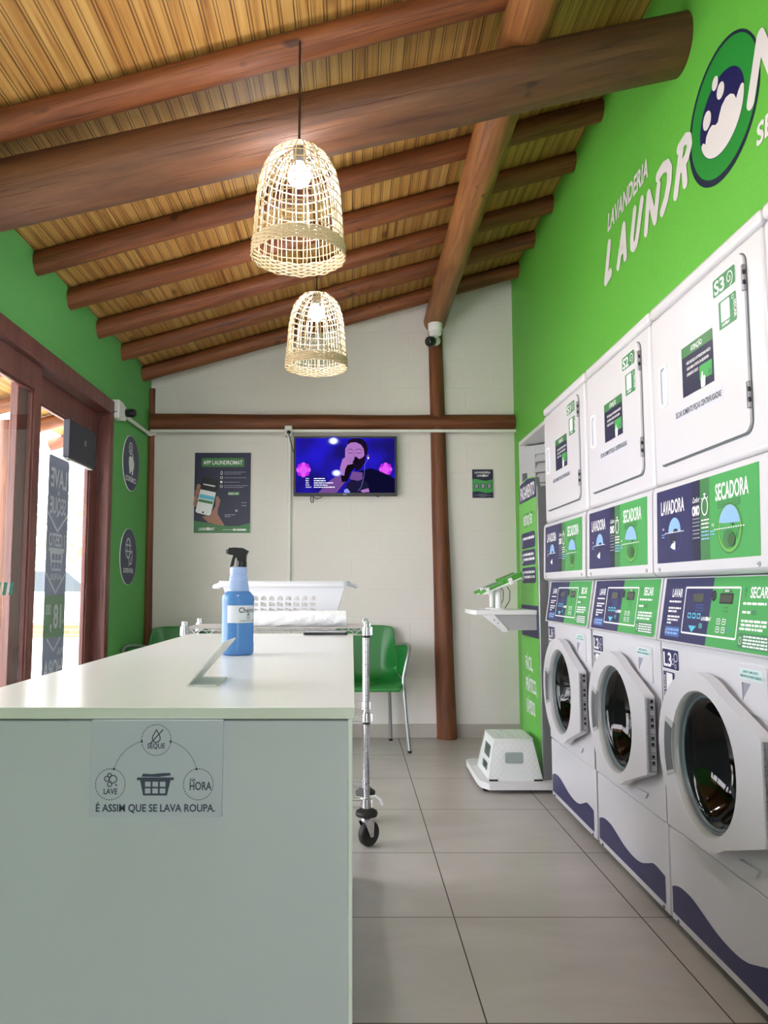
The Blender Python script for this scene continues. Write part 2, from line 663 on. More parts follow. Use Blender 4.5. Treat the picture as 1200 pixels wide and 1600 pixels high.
def text_mesh(body, bold):
    key = (body, bold)
    if key not in TEXT_CACHE:
        cu = bpy.data.curves.new('t', 'FONT')
        cu.body = body
        cu.offset = bold
        cu.resolution_u = 3
        o = bpy.data.objects.new('t', cu)
        me = o.to_mesh()
        vs = [(v.co.x, v.co.y) for v in me.vertices]
        fs = [tuple(p.vertices) for p in me.polygons]
        o.to_mesh_clear()
        bpy.data.objects.remove(o)
        bpy.data.curves.remove(cu)
        xs = [p[0] for p in vs]
        TEXT_CACHE[key] = (vs, fs, (min(xs), max(xs)))
    return TEXT_CACHE[key]


def rr(x0, y0, x1, y1, r, n=5):
    out = []
    for cx, cy, a in ((x1 - r, y0 + r, -90), (x1 - r, y1 - r, 0), (x0 + r, y1 - r, 90), (x0 + r, y0 + r, 180)):
        for i in range(n + 1):
            t = R(a + 90 * i / n)
            out.append((cx + r * math.cos(t), cy + r * math.sin(t)))
    return out


def circ(cx, cy, r, n=40, ry=None):
    ry = ry or r
    return [(cx + r * math.cos(2 * PI * i / n), cy + ry * math.sin(2 * PI * i / n)) for i in range(n)]


def tag(o, label, cat, group=None):
    o['label'] = label
    o['category'] = cat
    if group:
        o['group'] = group
    return o


def thing(name, loc, label, cat, group=None, rz=0.0):
    o = bpy.data.objects.new(name, None)
    o.empty_display_size = 0.05
    COL.objects.link(o)
    o.location = loc
    o.rotation_euler = (0, 0, rz)
    return tag(o, label, cat, group)


def struct(o):
    o['kind'] = 'structure'
    return o


def lab(o, l):
    o['label'] = l
    return o


X_, Y_, Z_ = V(1, 0, 0), V(0, 1, 0), V(0, 0, 1)
# frames for upright signs: facing the viewer (-Y), facing left (-X), facing right (+X)


def f_back(x, y, z):
    return (V(x, y, z), X_, Z_, -Y_)


def f_right(x, y, z):
    return (V(x, y, z), -Y_, Z_, -X_)


def f_left(x, y, z):
    return (V(x, y, z), Y_, Z_, X_)


# ================================================================== room shell
XL, XR, YB, YF = -1.473, 1.185, 5.508, -3.0
SL = 0.2845


def zc(x):
    return 2.608 + SL * (x - XL)


b = M()
b.box(-1.70, 2.05, YF - 0.4, YB + 0.15, -0.06, 0.0, TILE)
struct(b.build('floor', ang=0))

b = M()
xa, xb = -1.72, 2.1
b.add([(xa, YF - 0.5, zc(xa)), (xb, YF - 0.5, zc(xb)), (xb, YB + 0.2, zc(xb)), (xa, YB + 0.2, zc(xa)),
       (xa, YF - 0.5, zc(xa) + 0.05), (xb, YF - 0.5, zc(xb) + 0.05), (xb, YB + 0.2, zc(xb) + 0.05), (xa, YB + 0.2, zc(xa) + 0.05)],
      [(0, 3, 2, 1), (4, 5, 6, 7), (0, 1, 5, 4), (2, 3, 7, 6), (1, 2, 6, 5), (3, 0, 4, 7)], PINE)
struct(b.build('ceiling', ang=0))

b = M()
b.prism([(XL - 0.2, 0), (XR + 0.86, 0), (XR + 0.86, zc(XR + 0.86)), (XL - 0.2, zc(XL - 0.2))], f_back(0, YB, 0), -0.15, 0, WHITE_WALL)
struct(b.build('wall_back', ang=0))

b = M()
b.prism([(XL - 0.2, 0), (XR + 0.86, 0), (XR + 0.86, zc(XR + 0.86)), (XL - 0.2, zc(XL - 0.2))], f_back(0, YF, 0), -0.15, 0, WHITE_WALL,
        holes=[[(0.2, 0.02), (0.95, 0.02), (0.95, 2.1), (0.2, 2.1)]])  # unseen opening, added and sized for the daylight it lets in
struct(b.build('wall_front', ang=0))

DOOR_Y0, DOOR_Y1, DOOR_Z = 1.5, 4.55, 2.11
b = M()
b.prism([(YF - 0.15, 0), (YB, 0), (YB, zc(XL) + 0.02), (YF - 0.15, zc(XL) + 0.02)], f_left(XL, 0, 0), -0.105, 0, GREEN_WALL_L,
        holes=[[(DOOR_Y0, 0.01), (DOOR_Y1, 0.01), (DOOR_Y1, DOOR_Z), (DOOR_Y0, DOOR_Z)]])
struct(b.build('wall_left', ang=0))

OP_Z, OP_Y1, OP_Y0 = 2.072, 5.31, 0.2
b = M()
b.prism([(-YB, 0), (-(YF - 0.15), 0), (-(YF - 0.15), zc(XR) + 0.02), (-YB, zc(XR) + 0.02)], f_right(XR, 0, 0), -0.15, 0, GREEN_WALL_R,
        holes=[[(-OP_Y1, 0.01), (-OP_Y0, 0.01), (-OP_Y0, OP_Z), (-OP_Y1, OP_Z)]])
struct(b.build('wall_right', ang=0))

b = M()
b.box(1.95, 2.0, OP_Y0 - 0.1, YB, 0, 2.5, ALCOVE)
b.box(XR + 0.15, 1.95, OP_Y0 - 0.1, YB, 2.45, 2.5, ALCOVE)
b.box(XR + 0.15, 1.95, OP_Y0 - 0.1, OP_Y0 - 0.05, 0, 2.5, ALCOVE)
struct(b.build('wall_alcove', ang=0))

# painted frame around the machine opening
b = M()
w = 0.028
b.box(XR - 0.012, XR + 0.15, OP_Y0, OP_Y1 + 0.004, OP_Z - w, OP_Z, METALW)
b.box(XR - 0.012, XR + 0.15, OP_Y1 - w, OP_Y1 + 0.004, 0.0, OP_Z - w, METALW)
b.box(XR - 0.012, XR + 0.15, OP_Y0, OP_Y0 + w, 0.0, OP_Z - w, METALW)
struct(b.build('trim_1', bevel=0.003))

b = M()
b.box(XL, 0.60, YB - 0.012, YB, 0, 0.095, BASEB)
b.box(0.742, XR, YB - 0.012, YB, 0, 0.095, BASEB)
struct(b.build('baseboard_back', bevel=0.002))
b = M()
b.box(XL, XL + 0.012, DOOR_Y1 + 0.075, YB - 0.012, 0, 0.095, BASEB)
struct(b.build('baseboard_left', bevel=0.002))


# ================================================================== timber
def log(name, p0, p1, r0, r1, mat, label, cat, group=None, seed=0, wob=0.06, n=20, kx=1.0):
    p0, p1 = Vector(p0), Vector(p1)
    d = p1 - p0
    L = d.length
    q = d.to_track_quat('Z', 'Y')
    rg = random.Random(seed)
    ph = [rg.uniform(0, 6.28) for _ in range(8)]
    st = max(8, int(L / 0.12))
    vs, fs = [], []
    for i in range(st + 1):
        t = i / st
        r = r0 + (r1 - r0) * t
        cx = 0.10 * r * math.sin(t * 3.1 + ph[0]) + wob * 0.5 * r * math.sin(t * 9 + ph[4])
        cy = 0.10 * r * math.sin(t * 2.6 + ph[1])
        for k in range(n):
            a = 2 * PI * k / n
            rk = r * (1 + wob * (0.4 * math.sin(2 * a + ph[2] + t * 1.5) + 0.3 * math.sin(3 * a + ph[3] - t * 4) + 0.25 * math.sin(t * 17 + a + ph[5])))
            vs.append((cx + rk * kx * math.cos(a), cy + rk * math.sin(a), t * L))
    for i in range(st):
        for k in range(n):
            k2 = (k + 1) % n
            fs.append((i * n + k, i * n + k2, (i + 1) * n + k2, (i + 1) * n + k))
    fs.append(tuple(range(n))[::-1])
    fs.append(tuple(st * n + k for k in range(n)))
    b = M()
    b.add(vs, fs, mat)
    o = b.build(name, ang=50)
    o.location = p0
    o.rotation_mode = 'QUATERNION'
    o.rotation_quaternion = q
    return tag(o, label, cat, group) if label else o


RAFT = [(5.276, 'thin round rafter log nearest the back wall, just above the white gable'),
        (4.797, 'second thin round rafter log from the back wall'),
        (4.34, 'third thin round rafter log from the back wall'),
        (3.885, 'fourth thin round rafter log from the back wall'),
        (3.45, 'fifth thin rafter log from the back wall, first one behind the thick cross beam'),
        (2.965, 'thin rafter log lying right above the thick cross beam'),
        (2.50, 'thin rafter log in front of the thick cross beam, nearest the viewer')]
for i, (y, l) in enumerate(RAFT):
    zr = lambda x: 2.557 + SL * (x - XL)
    x0, x1 = XL - 0.02, XR + 0.02
    log('rafter', (x0, y, zr(x0)), (x1, y + 0.004, zr(x1)), 0.053, 0.05, LOG, l, 'rafter', 'round rafters under the board ceiling', seed=i + 3)
log('cross_beam', (-1.50, 2.63, 2.385), (XR + 0.02, 2.60, 3.012), 0.118, 0.104, BEAMW,
    'thick dark log beam crossing the room from left to right under the rafters', 'beam', seed=41, wob=0.035, n=28)
log('ridge_log', (0.63, -1.5, 3.02), (0.612, 5.50, 3.005), 0.092, 0.080, RIDGEW,
    'thick round log running front to back, ending over the ceiling camera', 'beam', seed=52, wob=0.04, n=24)
log('wall_beam', (XL + 0.01, 5.485, 2.256), (XR - 0.005, 5.485, 2.256), 0.060, 0.056, POSTW,
    'dark horizontal log set into the white back wall above the television', 'beam', seed=61, wob=0.10, n=18)
log('wall_post', (0.672, 5.487, 0.0), (0.612, 5.487, 2.95), 0.070, 0.052, POSTW,
    'dark upright log set into the back wall to the right of the television', 'post', seed=71, wob=0.07, n=20)
log('corner_post', (XL + 0.022, 5.482, 0.0), (XL + 0.012, 5.482, 2.50), 0.034, 0.026, POSTW,
    'slim dark upright log in the left back corner', 'post', seed=81, wob=0.06, n=16)

# ================================================================== sliding glass door (left wall)
b = M()
fw = 0.08
for (y0, y1, z0, z1) in ((DOOR_Y0 - fw, DOOR_Y1 + fw - 0.02, DOOR_Z - 0.005, DOOR_Z + fw), (DOOR_Y1 - 0.005, DOOR_Y1 + fw - 0.02, 0.0, DOOR_Z), (DOOR_Y0 - fw, DOOR_Y0 + 0.005, 0.0, DOOR_Z)):
    b.box(XL - 0.112, XL + 0.018, y0, y1, z0, z1, DOORW)
struct(b.build('trim_2', bevel=0.006))


def leaf(name, y0, y1, x, ws=0.085, wt=0.115):
    b = M()
    t = 0.018
    zt = DOOR_Z - 0.008
    b.box(x - t, x + t, y0, y0 + ws, 0.02, zt, DOORW)
    b.box(x - t, x + t, y1 - ws, y1, 0.02, zt, DOORW)
    b.box(x - t, x + t, y0 + ws, y1 - ws, zt - wt, zt, DOORW)
    b.box(x - t, x + t, y0 + ws, y1 - ws, 0.02, 0.16, DOORW)
    # glazing bead
    for (a, c, e, f) in ((y0 + ws, y0 + ws + 0.012, 0.16, zt - wt), (y1 - ws - 0.012, y1 - ws, 0.16, zt - wt),
                         (y0 + ws, y1 - ws, zt - wt - 0.012, zt - wt), (y0 + ws, y1 - ws, 0.16, 0.172)):
        b.box(x - 0.012, x + 0.010, a, c, e, f, DOORW)
    o = struct(b.build(name, bevel=0.003))
    g = M()
    g.box(x - 0.003, x + 0.003, y0 + ws, y1 - ws, 0.16, zt - wt, GLASS)
    g.build('pane', o, ang=0)
    return o


d1 = leaf('door_1', 2.30, 3.60, -1.505, 0.075, 0.125)
d2 = leaf('door_2', 3.44, 4.545, -1.548, 0.12, 0.14)

# sticker on the fixed leaf, read from the street side (mirrored here)
gx = -1.548 + 0.0036
b = M().gfx(f_left(gx, 0, 0))
y0, y1 = 3.855, 4.135
yc = (y0 + y1) / 2
b.poly(rr(y0, 0.10, y1, 1.735, 0.02), STICKG, 0)
b.text('LAVE', yc, 1.575, 0.10, STICKW, 0.215, mirror=True)
b.text('&', yc, 1.537, 0.022, STICKW, 0.025, mirror=True)
b.text('SEQUE', yc, 1.437, 0.088, STICKW, 0.215, mirror=True)
b.stroke([(y0 + 0.012, 1.435), (yc, 1.345), (y1 - 0.012, 1.435)], 0.013, STICKW, 2)
b.text('1 CESTO', yc, 1.268, 0.068, STICKW, 0.215, mirror=True)
b.rrect(yc - 0.105, 1.238, yc + 0.105, 1.258, 0.006, STICKW, 2)
b.poly([(yc - 0.09, 1.238), (yc - 0.065, 1.140), (yc + 0.065, 1.140), (yc + 0.09, 1.238)], STICKW, 2,
       [[(x0_, z0_), (x0_ + 0.036, z0_), (x0_ + 0.036, z0_ + 0.032), (x0_, z0_ + 0.032)] for x0_ in (yc - 0.062, yc - 0.018, yc + 0.026) for z0_ in (1.152, 1.195)])
b.text('(4-15 PEÇAS)', yc, 1.095, 0.030, STICKW, 0.15, mirror=True)
b.stroke([(y0 + 0.012, 1.125), (yc, 1.025), (y1 - 0.012, 1.125)], 0.012, STICKW, 2)
b.rect(y0, 0.795, y1, 1.012, STICKGREEN, 1)
b.text('18', yc + 0.04, 0.845, 0.125, STICKW, 0.105, mirror=True)
b.text(',', yc - 0.045, 0.845, 0.11, STICKW, 0.025, mirror=True)
b.text('00', yc - 0.085, 0.915, 0.055, STICKW, 0.065, mirror=True)
b.text('R$', yc + 0.115, 0.865, 0.02, STICKW, 0.022, mirror=True)
b.stroke([(yc - 0.085, 0.79), (yc, 0.727), (yc + 0.085, 0.79)], 0.012, STICKW, 2)
b.text('NA', yc + 0.085, 0.700, 0.042, STICKW, 0.07, mirror=True)
b.text('HORA', yc, 0.590, 0.095, STICKW, 0.25, mirror=True)
lab(b.build('window_sticker', d2, ang=0), 'tall grey and green price sticker with mirrored letters')
b = M().gfx(f_left(-1.505 + 0.0036, 0, 0))
for k in range(14):
    b.poly([(2.55 + k * 0.062, 1.02), (2.585 + k * 0.062, 1.02), (2.60 + k * 0.062, 1.075), (2.565 + k * 0.062, 1.075)], TEALP, 1)
lab(b.build('safety_stripe', d1, ang=0), 'teal striped safety sticker')

# ================================================================== outside
b = M()
b.box(-40, -1.70, -12, 50, -0.10, -0.02, CONCRETE)
struct(b.build('floor_outside', ang=0))
b = M()
vx0, vx1 = -1.60, -2.45
b.add([(vx0, -3, zc(vx0)), (vx1, -3, zc(vx1)), (vx1, 11, zc(vx1)), (vx0, 11, zc(vx0)),
       (vx0, -3, zc(vx0) + 0.05), (vx1, -3, zc(vx1) + 0.05), (vx1, 11, zc(vx1) + 0.05), (vx0, 11, zc(vx0) + 0.05)],
      [(0, 1, 2, 3), (4, 7, 6, 5), (0, 4, 5, 1), (2, 6, 7, 3), (1, 5, 6, 2), (3, 7, 4, 0)], PINE)
struct(b.build('ceiling_veranda', ang=0))
for i in range(7):
    y = 3.9 + 0.62 * i
    log('veranda_rafter', (-1.62, y, zc(-1.62) - 0.055), (-2.55, y, zc(-2.55) - 0.055), 0.05, 0.05, LOG,
        'round veranda rafter log outside, seen through the sliding door glass', 'rafter', 'veranda rafters outside the glass door', seed=100 + i)
log('veranda_post', (-2.42, 5.35, -0.02), (-2.42, 5.35, zc(-2.42) - 0.11), 0.085, 0.08, POSTW,
    'round veranda post outside, at the left edge of the glass door', 'post', seed=130)
b = M()
b.box(-12, -2.6, 11.2, 11.4, 0.34, 0.54, BRICK)
b.box(-12, -2.6, 11.2, 11.42, -0.02, 0.34, CONCRETE)
struct(b.build('wall_street', ang=0))


def car(loc, rz, mat, label):
    t = thing('car', loc, label, 'car', None, rz)
    prof = [(-2.1, 0.35), (2.05, 0.35), (2.1, 0.62), (1.95, 0.82), (1.15, 0.95), (0.55, 1.42), (-1.1, 1.45), (-1.75, 1.0), (-2.1, 0.92)]
    b = M()
    b.prism(prof, (V(0, 0, 0), X_, Z_, -Y_), -0.82, 0.82, mat)
    b.build('body', t, bevel=0.06)
    g = M()
    for yy, nn in ((-0.825, 1), (0.825, -1)):
        g.prism([(-1.45, 1.0), (0.95, 0.98), (0.5, 1.36), (-1.05, 1.38)], (V(0, yy, 0), X_, Z_, -Y_), -0.004, 0.004, CARGL)
    g.add([(0.62, -0.72, 1.36), (1.12, -0.74, 0.985), (1.12, 0.74, 0.985), (0.62, 0.72, 1.36)], [(0, 1, 2, 3)], CARGL)
    g.build('window', t, ang=0)
    for x in (-1.3, 1.3):
        for y in (-0.78, 0.78):
            wb_ = M()
            wb_.lathe([(0.2, -0.1), (0.31, -0.1), (0.33, -0.06), (0.33, 0.06), (0.31, 0.1), (0.2, 0.1)], (x, y, 0.33), RUBBER, (0, 1, 0), 24)
            wb_.build('wheel', t)
    return t


car((-6.0, 15.2, 0), 0.15, CARW, 'white car parked outside, seen faintly through the right door glass')
car((-9.6, 16.5, 0), 0.1, CARG, 'grey car parked outside, at the left seen through the door glass')


def tree(loc, h, r, seed, label):
    t = thing('tree', loc, label, 'tree')
    b = M()
    b.tube([(0, 0, 0), (0.05, 0, h * 0.4), (0, 0.05, h * 0.75)], [0.16, 0.12, 0.05], BARK, 10)
    b.build('trunk', t)
    rg = random.Random(seed)
    b = M()
    for i in range(800):
        d = Vector((rg.gauss(0, 1), rg.gauss(0, 1), rg.gauss(0, 0.8))).normalized() * (r * rg.uniform(0.35, 1.0) ** 0.6)
        c = Vector((0, 0, h * 0.75)) + d
        u = Vector((rg.gauss(0, 1), rg.gauss(0, 1), rg.gauss(0, 1))).normalized()
        w_ = u.orthogonal().normalized()
        L = rg.uniform(0.10, 0.2)
        b.add([c - u * L, c + w_ * L * 0.5, c + u * L, c - w_ * L * 0.5], [(0, 1, 2, 3)], LEAF)
    b.build('foliage', t, ang=0)


tree((-8.0, 21.0, -0.02), 3.2, 1.5, 5, 'leafy tree across the street, right of the price sticker')
tree((-13.5, 22.0, -0.02), 3.6, 1.7, 6, 'leafy tree across the street, left of the price sticker')

# ================================================================== counter
t = thing('counter', (-0.30, 2.0, 0), 'long white laminate folding counter in the left foreground', 'counter')
b = M()
b.box(-0.30, 0.297, -0.882, 0.895, 0.0, 0.861, LAM_SIDE)
b.build('cabinet', t, bevel=0.002)
b = M()
b.box(-0.306, 0.304, -0.885, 0.90, 0.8635, 0.88, LAMINATE)
b.build('worktop', t, bevel=0.0012)
b = M()
b.box(0.2945, 0.3005, -0.886, -0.878, 0.0, 0.8635, WHITE)
b.build('edge_band', t, bevel=0.001)

# framed notice on the counter front
t = thing('counter_sign', (-0.277, 1.1165, 0.729), 'small lilac wash-and-dry sign fixed on the counter end facing the viewer', 'sign')
sw, sh = 0.187, 0.134
b = M()
b.box(-sw / 2, sw / 2, -0.006, 0.0005, 0, sh, SIGNM)
b.build('plate', t, bevel=0.0008)
b = M().gfx(f_back(-sw / 2, -0.006, 0), 0.0004, 0.0002)
K = SIGNINK


def S(px, py):   # from the sign's own layout, 1000 x 700
    return (px / 1000.0 * sw, (700 - py) / 700.0 * sh)


def dash_circle(cx, cy, r, n=36):
    for i in range(n):
        a0, a1 = 2 * PI * i / n, 2 * PI * (i + 0.6) / n
        p0 = S(cx + r * math.cos(a0), cy + r * math.sin(a0))
        p1 = S(cx + r * math.cos(a1), cy + r * math.sin(a1))
        b.stroke([p0, p1], 0.0011, K, 1, rnd=False)


for (cx, cy) in ((495, 145), (155, 465), (820, 465)):
    dash_circle(cx, cy, 112)
def dash_arc(p0, p1, c):
    n = 22
    for i in range(n):
        if i % 1 == 0:
            ts = (i / n, (i + 0.6) / n)
            q = []
            for t_ in ts:
                x = (1 - t_) ** 2 * p0[0] + 2 * t_ * (1 - t_) * c[0] + t_ ** 2 * p1[0]
                y = (1 - t_) ** 2 * p0[1] + 2 * t_ * (1 - t_) * c[1] + t_ ** 2 * p1[1]
                q.append(S(x, y))
            b.stroke(q, 0.0011, K, 1, rnd=False)
dash_arc((385, 155), (180, 355), (230, 200))
dash_arc((605, 155), (805, 355), (760, 200))
for p in ((385, 155), (605, 155), (180, 355), (805, 355)):
    b.ell(*S(*p), 0.0018, 0.0018, K, 2, 12)
b.text('SEQUE', *S(495, 205), 0.0072, K, 0.025)
b.text('LAVE', *S(158, 535), 0.0080, K, 0.0195)
b.text('NA', *S(778, 445), 0.0048, K, 0.008)
b.text('HORA', *S(838, 505), 0.0115, K, 0.031)
b.text('É ASSIM QUE SE LAVA ROUPA.', *S(500, 660), 0.0105, K, 0.168)
dp = [S(495 + dx, 115 + dy) for dx, dy in ((0, -45), (28, 5), (30, 25), (18, 42), (0, 48), (-18, 42), (-30, 25), (-28, 5))]
b.stroke(dp, 0.0015, K, 2, closed=True)
b.stroke([S(450, 170), S(545, 70)], 0.0016, K, 2)
for (cx, cy, r_) in ((175, 428, 32), (128, 425, 22), (150, 465, 20), (148, 400, 18), (200, 470, 7)):
    b.ring(*S(cx, cy), r_ / 1000 * sw, r_ / 1000 * sw, 0.0014, K, 2, 20)
b.rrect(*S(355, 435), *S(635, 415), 0.0015, K, 2)
b.poly([S(380, 435), S(405, 545), S(585, 545), S(610, 435)], K, 2,
       [[S(x, y), S(x + 42, y), S(x + 42, y - 36), S(x, y - 36)] for x in (418, 474, 530) for y in (482, 530)])
b.poly([S(390, 410), S(400, 388), S(470, 392), S(540, 385), S(605, 383), S(610, 400), S(520, 412)], K, 2)
b.build('print', t, ang=0)

# V-shaped plate stand on the counter
t = thing('table_sign_holder', (-0.262, 1.405, 0.8802), 'bent silver-white acrylic sign stand leaning on the counter in front of the blue bottle', 'sign holder')
b = M()
pr = [(-0.026, 0.0), (0.026, 0.0), (0.026, 0.003), (-0.0205, 0.003), (0.0415, 0.0745), (0.039, 0.0768)]
b.prism(pr, (V(0, 0, 0), X_, Z_, -Y_), -0.062, 0.062, ACRYL)
b.build('bent_plate', t, bevel=0.0006)

# phone on the far edge
t = thing('phone', (-0.098, 2.845, 0.8802), 'black mobile phone lying flat on the far end of the counter', 'phone')
b = M()
b.prism(rr(-0.080, -0.038, 0.080, 0.038, 0.009), (V(0, 0, 0), X_, Y_, Z_), 0, 0.009, BLACK)
b.build('case', t, bevel=0.002)
b = M()
b.prism(rr(-0.076, -0.034, 0.076, 0.034, 0.007), (V(0, 0, 0), X_, Y_, Z_), 0.0092, 0.0096, CARGL)
b.build('screen', t)

# blue spray bottle
t = thing('spray_bottle', (-0.295, 1.99, 0.8802), 'blue spray bottle with black trigger and white label on the counter', 'bottle')
b = M()
b.lathe([(0.033, 0.0), (0.0395, 0.002), (0.0415, 0.008), (0.0415, 0.030), (0.0408, 0.032), (0.0408, 0.135), (0.0415, 0.138), (0.0415, 0.143),
         (0.040, 0.150), (0.034, 0.157), (0.0285, 0.162)], (0, 0, 0), BOTBLUE, n=40)
b.build('body', t)
b = M()
pr = [(0.0283, 0.1615), (0.028, 0.166)]
for i in range(9):
    z = 0.168 + i * 0.0042
    r_ = 0.0276 - i * 0.00075
    pr += [(r_, z), (r_ + 0.0008, z + 0.0012), (r_, z + 0.0026)]
pr += [(0.0205, 0.206), (0.0222, 0.209), (0.0222, 0.219), (0.0205, 0.223), (0.016, 0.2245)]
b.lathe(pr, (0, 0, 0), BOTCLEAR, n=36)
b.build('neck', t)
b = M()
b.lathe([(0.0135, 0.2245), (0.0138, 0.2255), (0.0132, 0.240), (0.011, 0.242)], (0.008, 0, 0), BLACK, n=24)
b.build('cap', t)
b = M()
b.prism([(-0.026, 0.270), (-0.026, 0.257), (-0.012, 0.255), (-0.003, 0.247), (-0.003, 0.241), (0.020, 0.241), (0.0205, 0.254), (0.026, 0.266), (0.012, 0.2735), (-0.008, 0.275), (-0.024, 0.274)],
        (V(0, 0, 0), X_, Z_, -Y_), -0.0095, 0.0095, BLACK)
b.build('spray_head', t, bevel=0.003)
b = M()
b.prism([(-0.013, 0.256), (-0.006, 0.254), (-0.010, 0.242), (-0.013, 0.228), (-0.021, 0.224), (-0.018, 0.238)], (V(0, 0, 0), X_, Z_, -Y_), -0.006, 0.006, BLACK)
b.build('trigger', t, bevel=0.002)
b = M()
b.lathe([(0.006, 0), (0.006, 0.006), (0.0025, 0.006)], (-0.026, 0, 0.2645), GREYPL, (-1, 0, 0), 16)
b.build('nozzle', t)
b = M()      # wrap-around label
n = 18
th = [R(-121 + 112 * i / n) for i in range(n + 1)]
rl = 0.0413
b.add([(rl * math.cos(a), rl * math.sin(a), z) for a in th for z in (0.082, 0.126)],
      [(2 * i, 2 * i + 2, 2 * i + 3, 2 * i + 1) for i in range(n)], pm('label_white', (214, 218, 232), 0.5))
tv, tf, bb = text_mesh('Cheiro', 0.012)
def on_label(body, a0, a1, z, h, bold=0.012):
    tv, tf, bb = text_mesh(body, bold)
    r2 = rl + 0.0004
    b.add([(r2 * math.cos(R(a0 + (a1 - a0) * (p[0] - bb[0]) / (bb[1] - bb[0]))), r2 * math.sin(R(a0 + (a1 - a0) * (p[0] - bb[0]) / (bb[1] - bb[0]))), z + p[1] * h / 0.727)
           for p in tv], tf, BLACKP)
on_label('Cheiro', -78, -12, 0.108, 0.0135)
on_label('use aqui sem moderação', -74, -14, 0.0865, 0.003)
r2 = rl + 0.0004
for a_ in (-42,):
    pts = [(R(a_) + 0.10 * math.cos(q), 0.098 + 0.0065 * math.sin(q)) for q in [2 * PI * i / 16 for i in range(16)]]
    b.tube([(r2 * math.cos(a), r2 * math.sin(a), z) for a, z in pts], 0.0006, BLACKP, 5, closed=True)
    for dz, da in ((0.006, -0.05), (0.0085, 0.0), (0.006, 0.05)):
        b.tube([(r2 * math.cos(R(a_) + da * 0.6), r2 * math.sin(R(a_) + da * 0.6), 0.102), (r2 * math.cos(R(a_) + da), r2 * math.sin(R(a_) + da), 0.0985 + dz)], 0.0007, BLACKP, 5)
b.build('label', t, ang=60)

# ================================================================== wire cart with casters
CX0, CX1, CY0, CY1 = -0.70, 0.06, 3.225, 3.545
t = thing('wire_cart', ((CX0 + CX1) / 2, (CY0 + CY1) / 2, 0), 'chrome wire shelf cart on black casters behind the counter', 'cart')
hx, hy = (CX1 - CX0) / 2, (CY1 - CY0) / 2
for sx in (-1, 1):
    for sy in (-1, 1):
        x, y = sx * hx, sy * hy
        b = M()
        pr = [(0.0127, 0.135)]
        z = 0.15
        while z < 0.90:
            pr += [(0.0127, z), (0.0119, z + 0.001), (0.0127, z + 0.002)]
            z += 0.0254
        pr += [(0.0127, 0.908), (0.0115, 0.911), (0.006, 0.9115)]
        b.lathe(pr, (x, y, 0), CHROME, n=16)
        p = b.build('post', t)
        for zz in (0.498, 0.852):
            b = M()
            b.lathe([(0.0150, zz - 0.008), (0.0160, zz - 0.006), (0.0155, zz)], (x, y, 0), RUBBER, n=16)
            b.build('clip', p)
        # swivel caster
        b = M()
        b.lathe([(0.012, 0.158), (0.030, 0.150), (0.043, 0.142), (0.046, 0.134), (0.043, 0.124), (0.030, 0.119), (0.012, 0.117)], (x, y, 0), RUBBER, n=24)
        cas = b.build('caster', t)
        b = M()
        a = R(65 if sx > 0 else 20) + 0.4 * sy
        du = V(math.cos(a), math.sin(a), 0)
        dn = V(-du.y, du.x, 0)
        o = V(x, y, 0) + du * 0.012
        b.lathe([(0.022, 0.100), (0.024, 0.108), (0.020, 0.117), (0.008, 0.118)], (x, y, 0), CHROME, n=20)
        for sg in (-1, 1):
            b.prism([(-0.028, 0.104), (0.024, 0.104), (0.024, 0.075), (0.020, 0.040), (0.004, 0.040), (-0.010, 0.070)],
                    (V(x, y, 0) + dn * (0.019 * sg), du, Z_, du.cross(Z_)), -0.0012, 0.0012, CHROME)
        b.build('fork', cas)
        b = M()
        b.lathe([(0.018, -0.012), (0.034, -0.012), (0.044, -0.015), (0.0495, -0.010), (0.051, 0.0), (0.0495, 0.010), (0.044, 0.015), (0.034, 0.012), (0.018, 0.012)],
                tuple(o + V(0, 0, 0.0512)), RUBBER, tuple(dn), 28)
        b.lathe([(0.005, -0.022), (0.005, 0.022)], tuple(o + V(0, 0, 0.0512)), STEEL, tuple(dn), 10)
        b.build('wheel', cas)


def wire_shelf(z):
    b = M()
    r = 0.0030
    for (zz) in (z, z - 0.028):
        b.tube([(-hx, -hy, zz), (hx, -hy, zz)], r, WIRE, 6)
        b.tube([(-hx, hy, zz), (hx, hy, zz)], r, WIRE, 6)
        b.tube([(-hx, -hy, zz), (-hx, hy, zz)], r, WIRE, 6)
        b.tube([(hx, -hy, zz), (hx, hy, zz)], r, WIRE, 6)
    def zig(p0, p1, nseg):
        pts = []
        for i in range(2 * nseg + 1):
            f = i / (2 * nseg)
            pts.append((p0[0] + (p1[0] - p0[0]) * f, p0[1] + (p1[1] - p0[1]) * f, z - 0.004 if i % 2 == 0 else z - 0.026))
        b.tube(pts, 0.0019, WIRE, 5)
    for y in (-hy, hy):
        zig((-hx + 0.02, y), (hx - 0.02, y), 13)
    for x in (-hx, hx):
        zig((x, -hy + 0.02), (x, hy - 0.02), 5)
    for i in range(1, 12):
        y = -hy + 2 * hy * i / 12
        b.tube([(-hx, y, z + 0.002), (hx, y, z + 0.002)], 0.0016, WIRE, 5)
    for i in range(1, 4):
        x = -hx + 2 * hx * i / 4
        b.tube([(x, -hy, z - 0.002), (x, hy, z - 0.002)], 0.0028, WIRE, 6)
    for sx in (-1, 1):
        for sy in (-1, 1):
            b.lathe([(0.0165, z - 0.032), (0.0195, z - 0.03), (0.0180, z + 0.006), (0.0155, z + 0.008)], (sx * hx, sy * hy, 0), CHROME, n=16)
            b.box(sx * hx - 0.004, sx * hx + 0.02 * sx + 0.004, sy * hy - 0.008, sy * hy + 0.008, z - 0.028, z + 0.004, CHROME)
    return b.build('shelf', t)


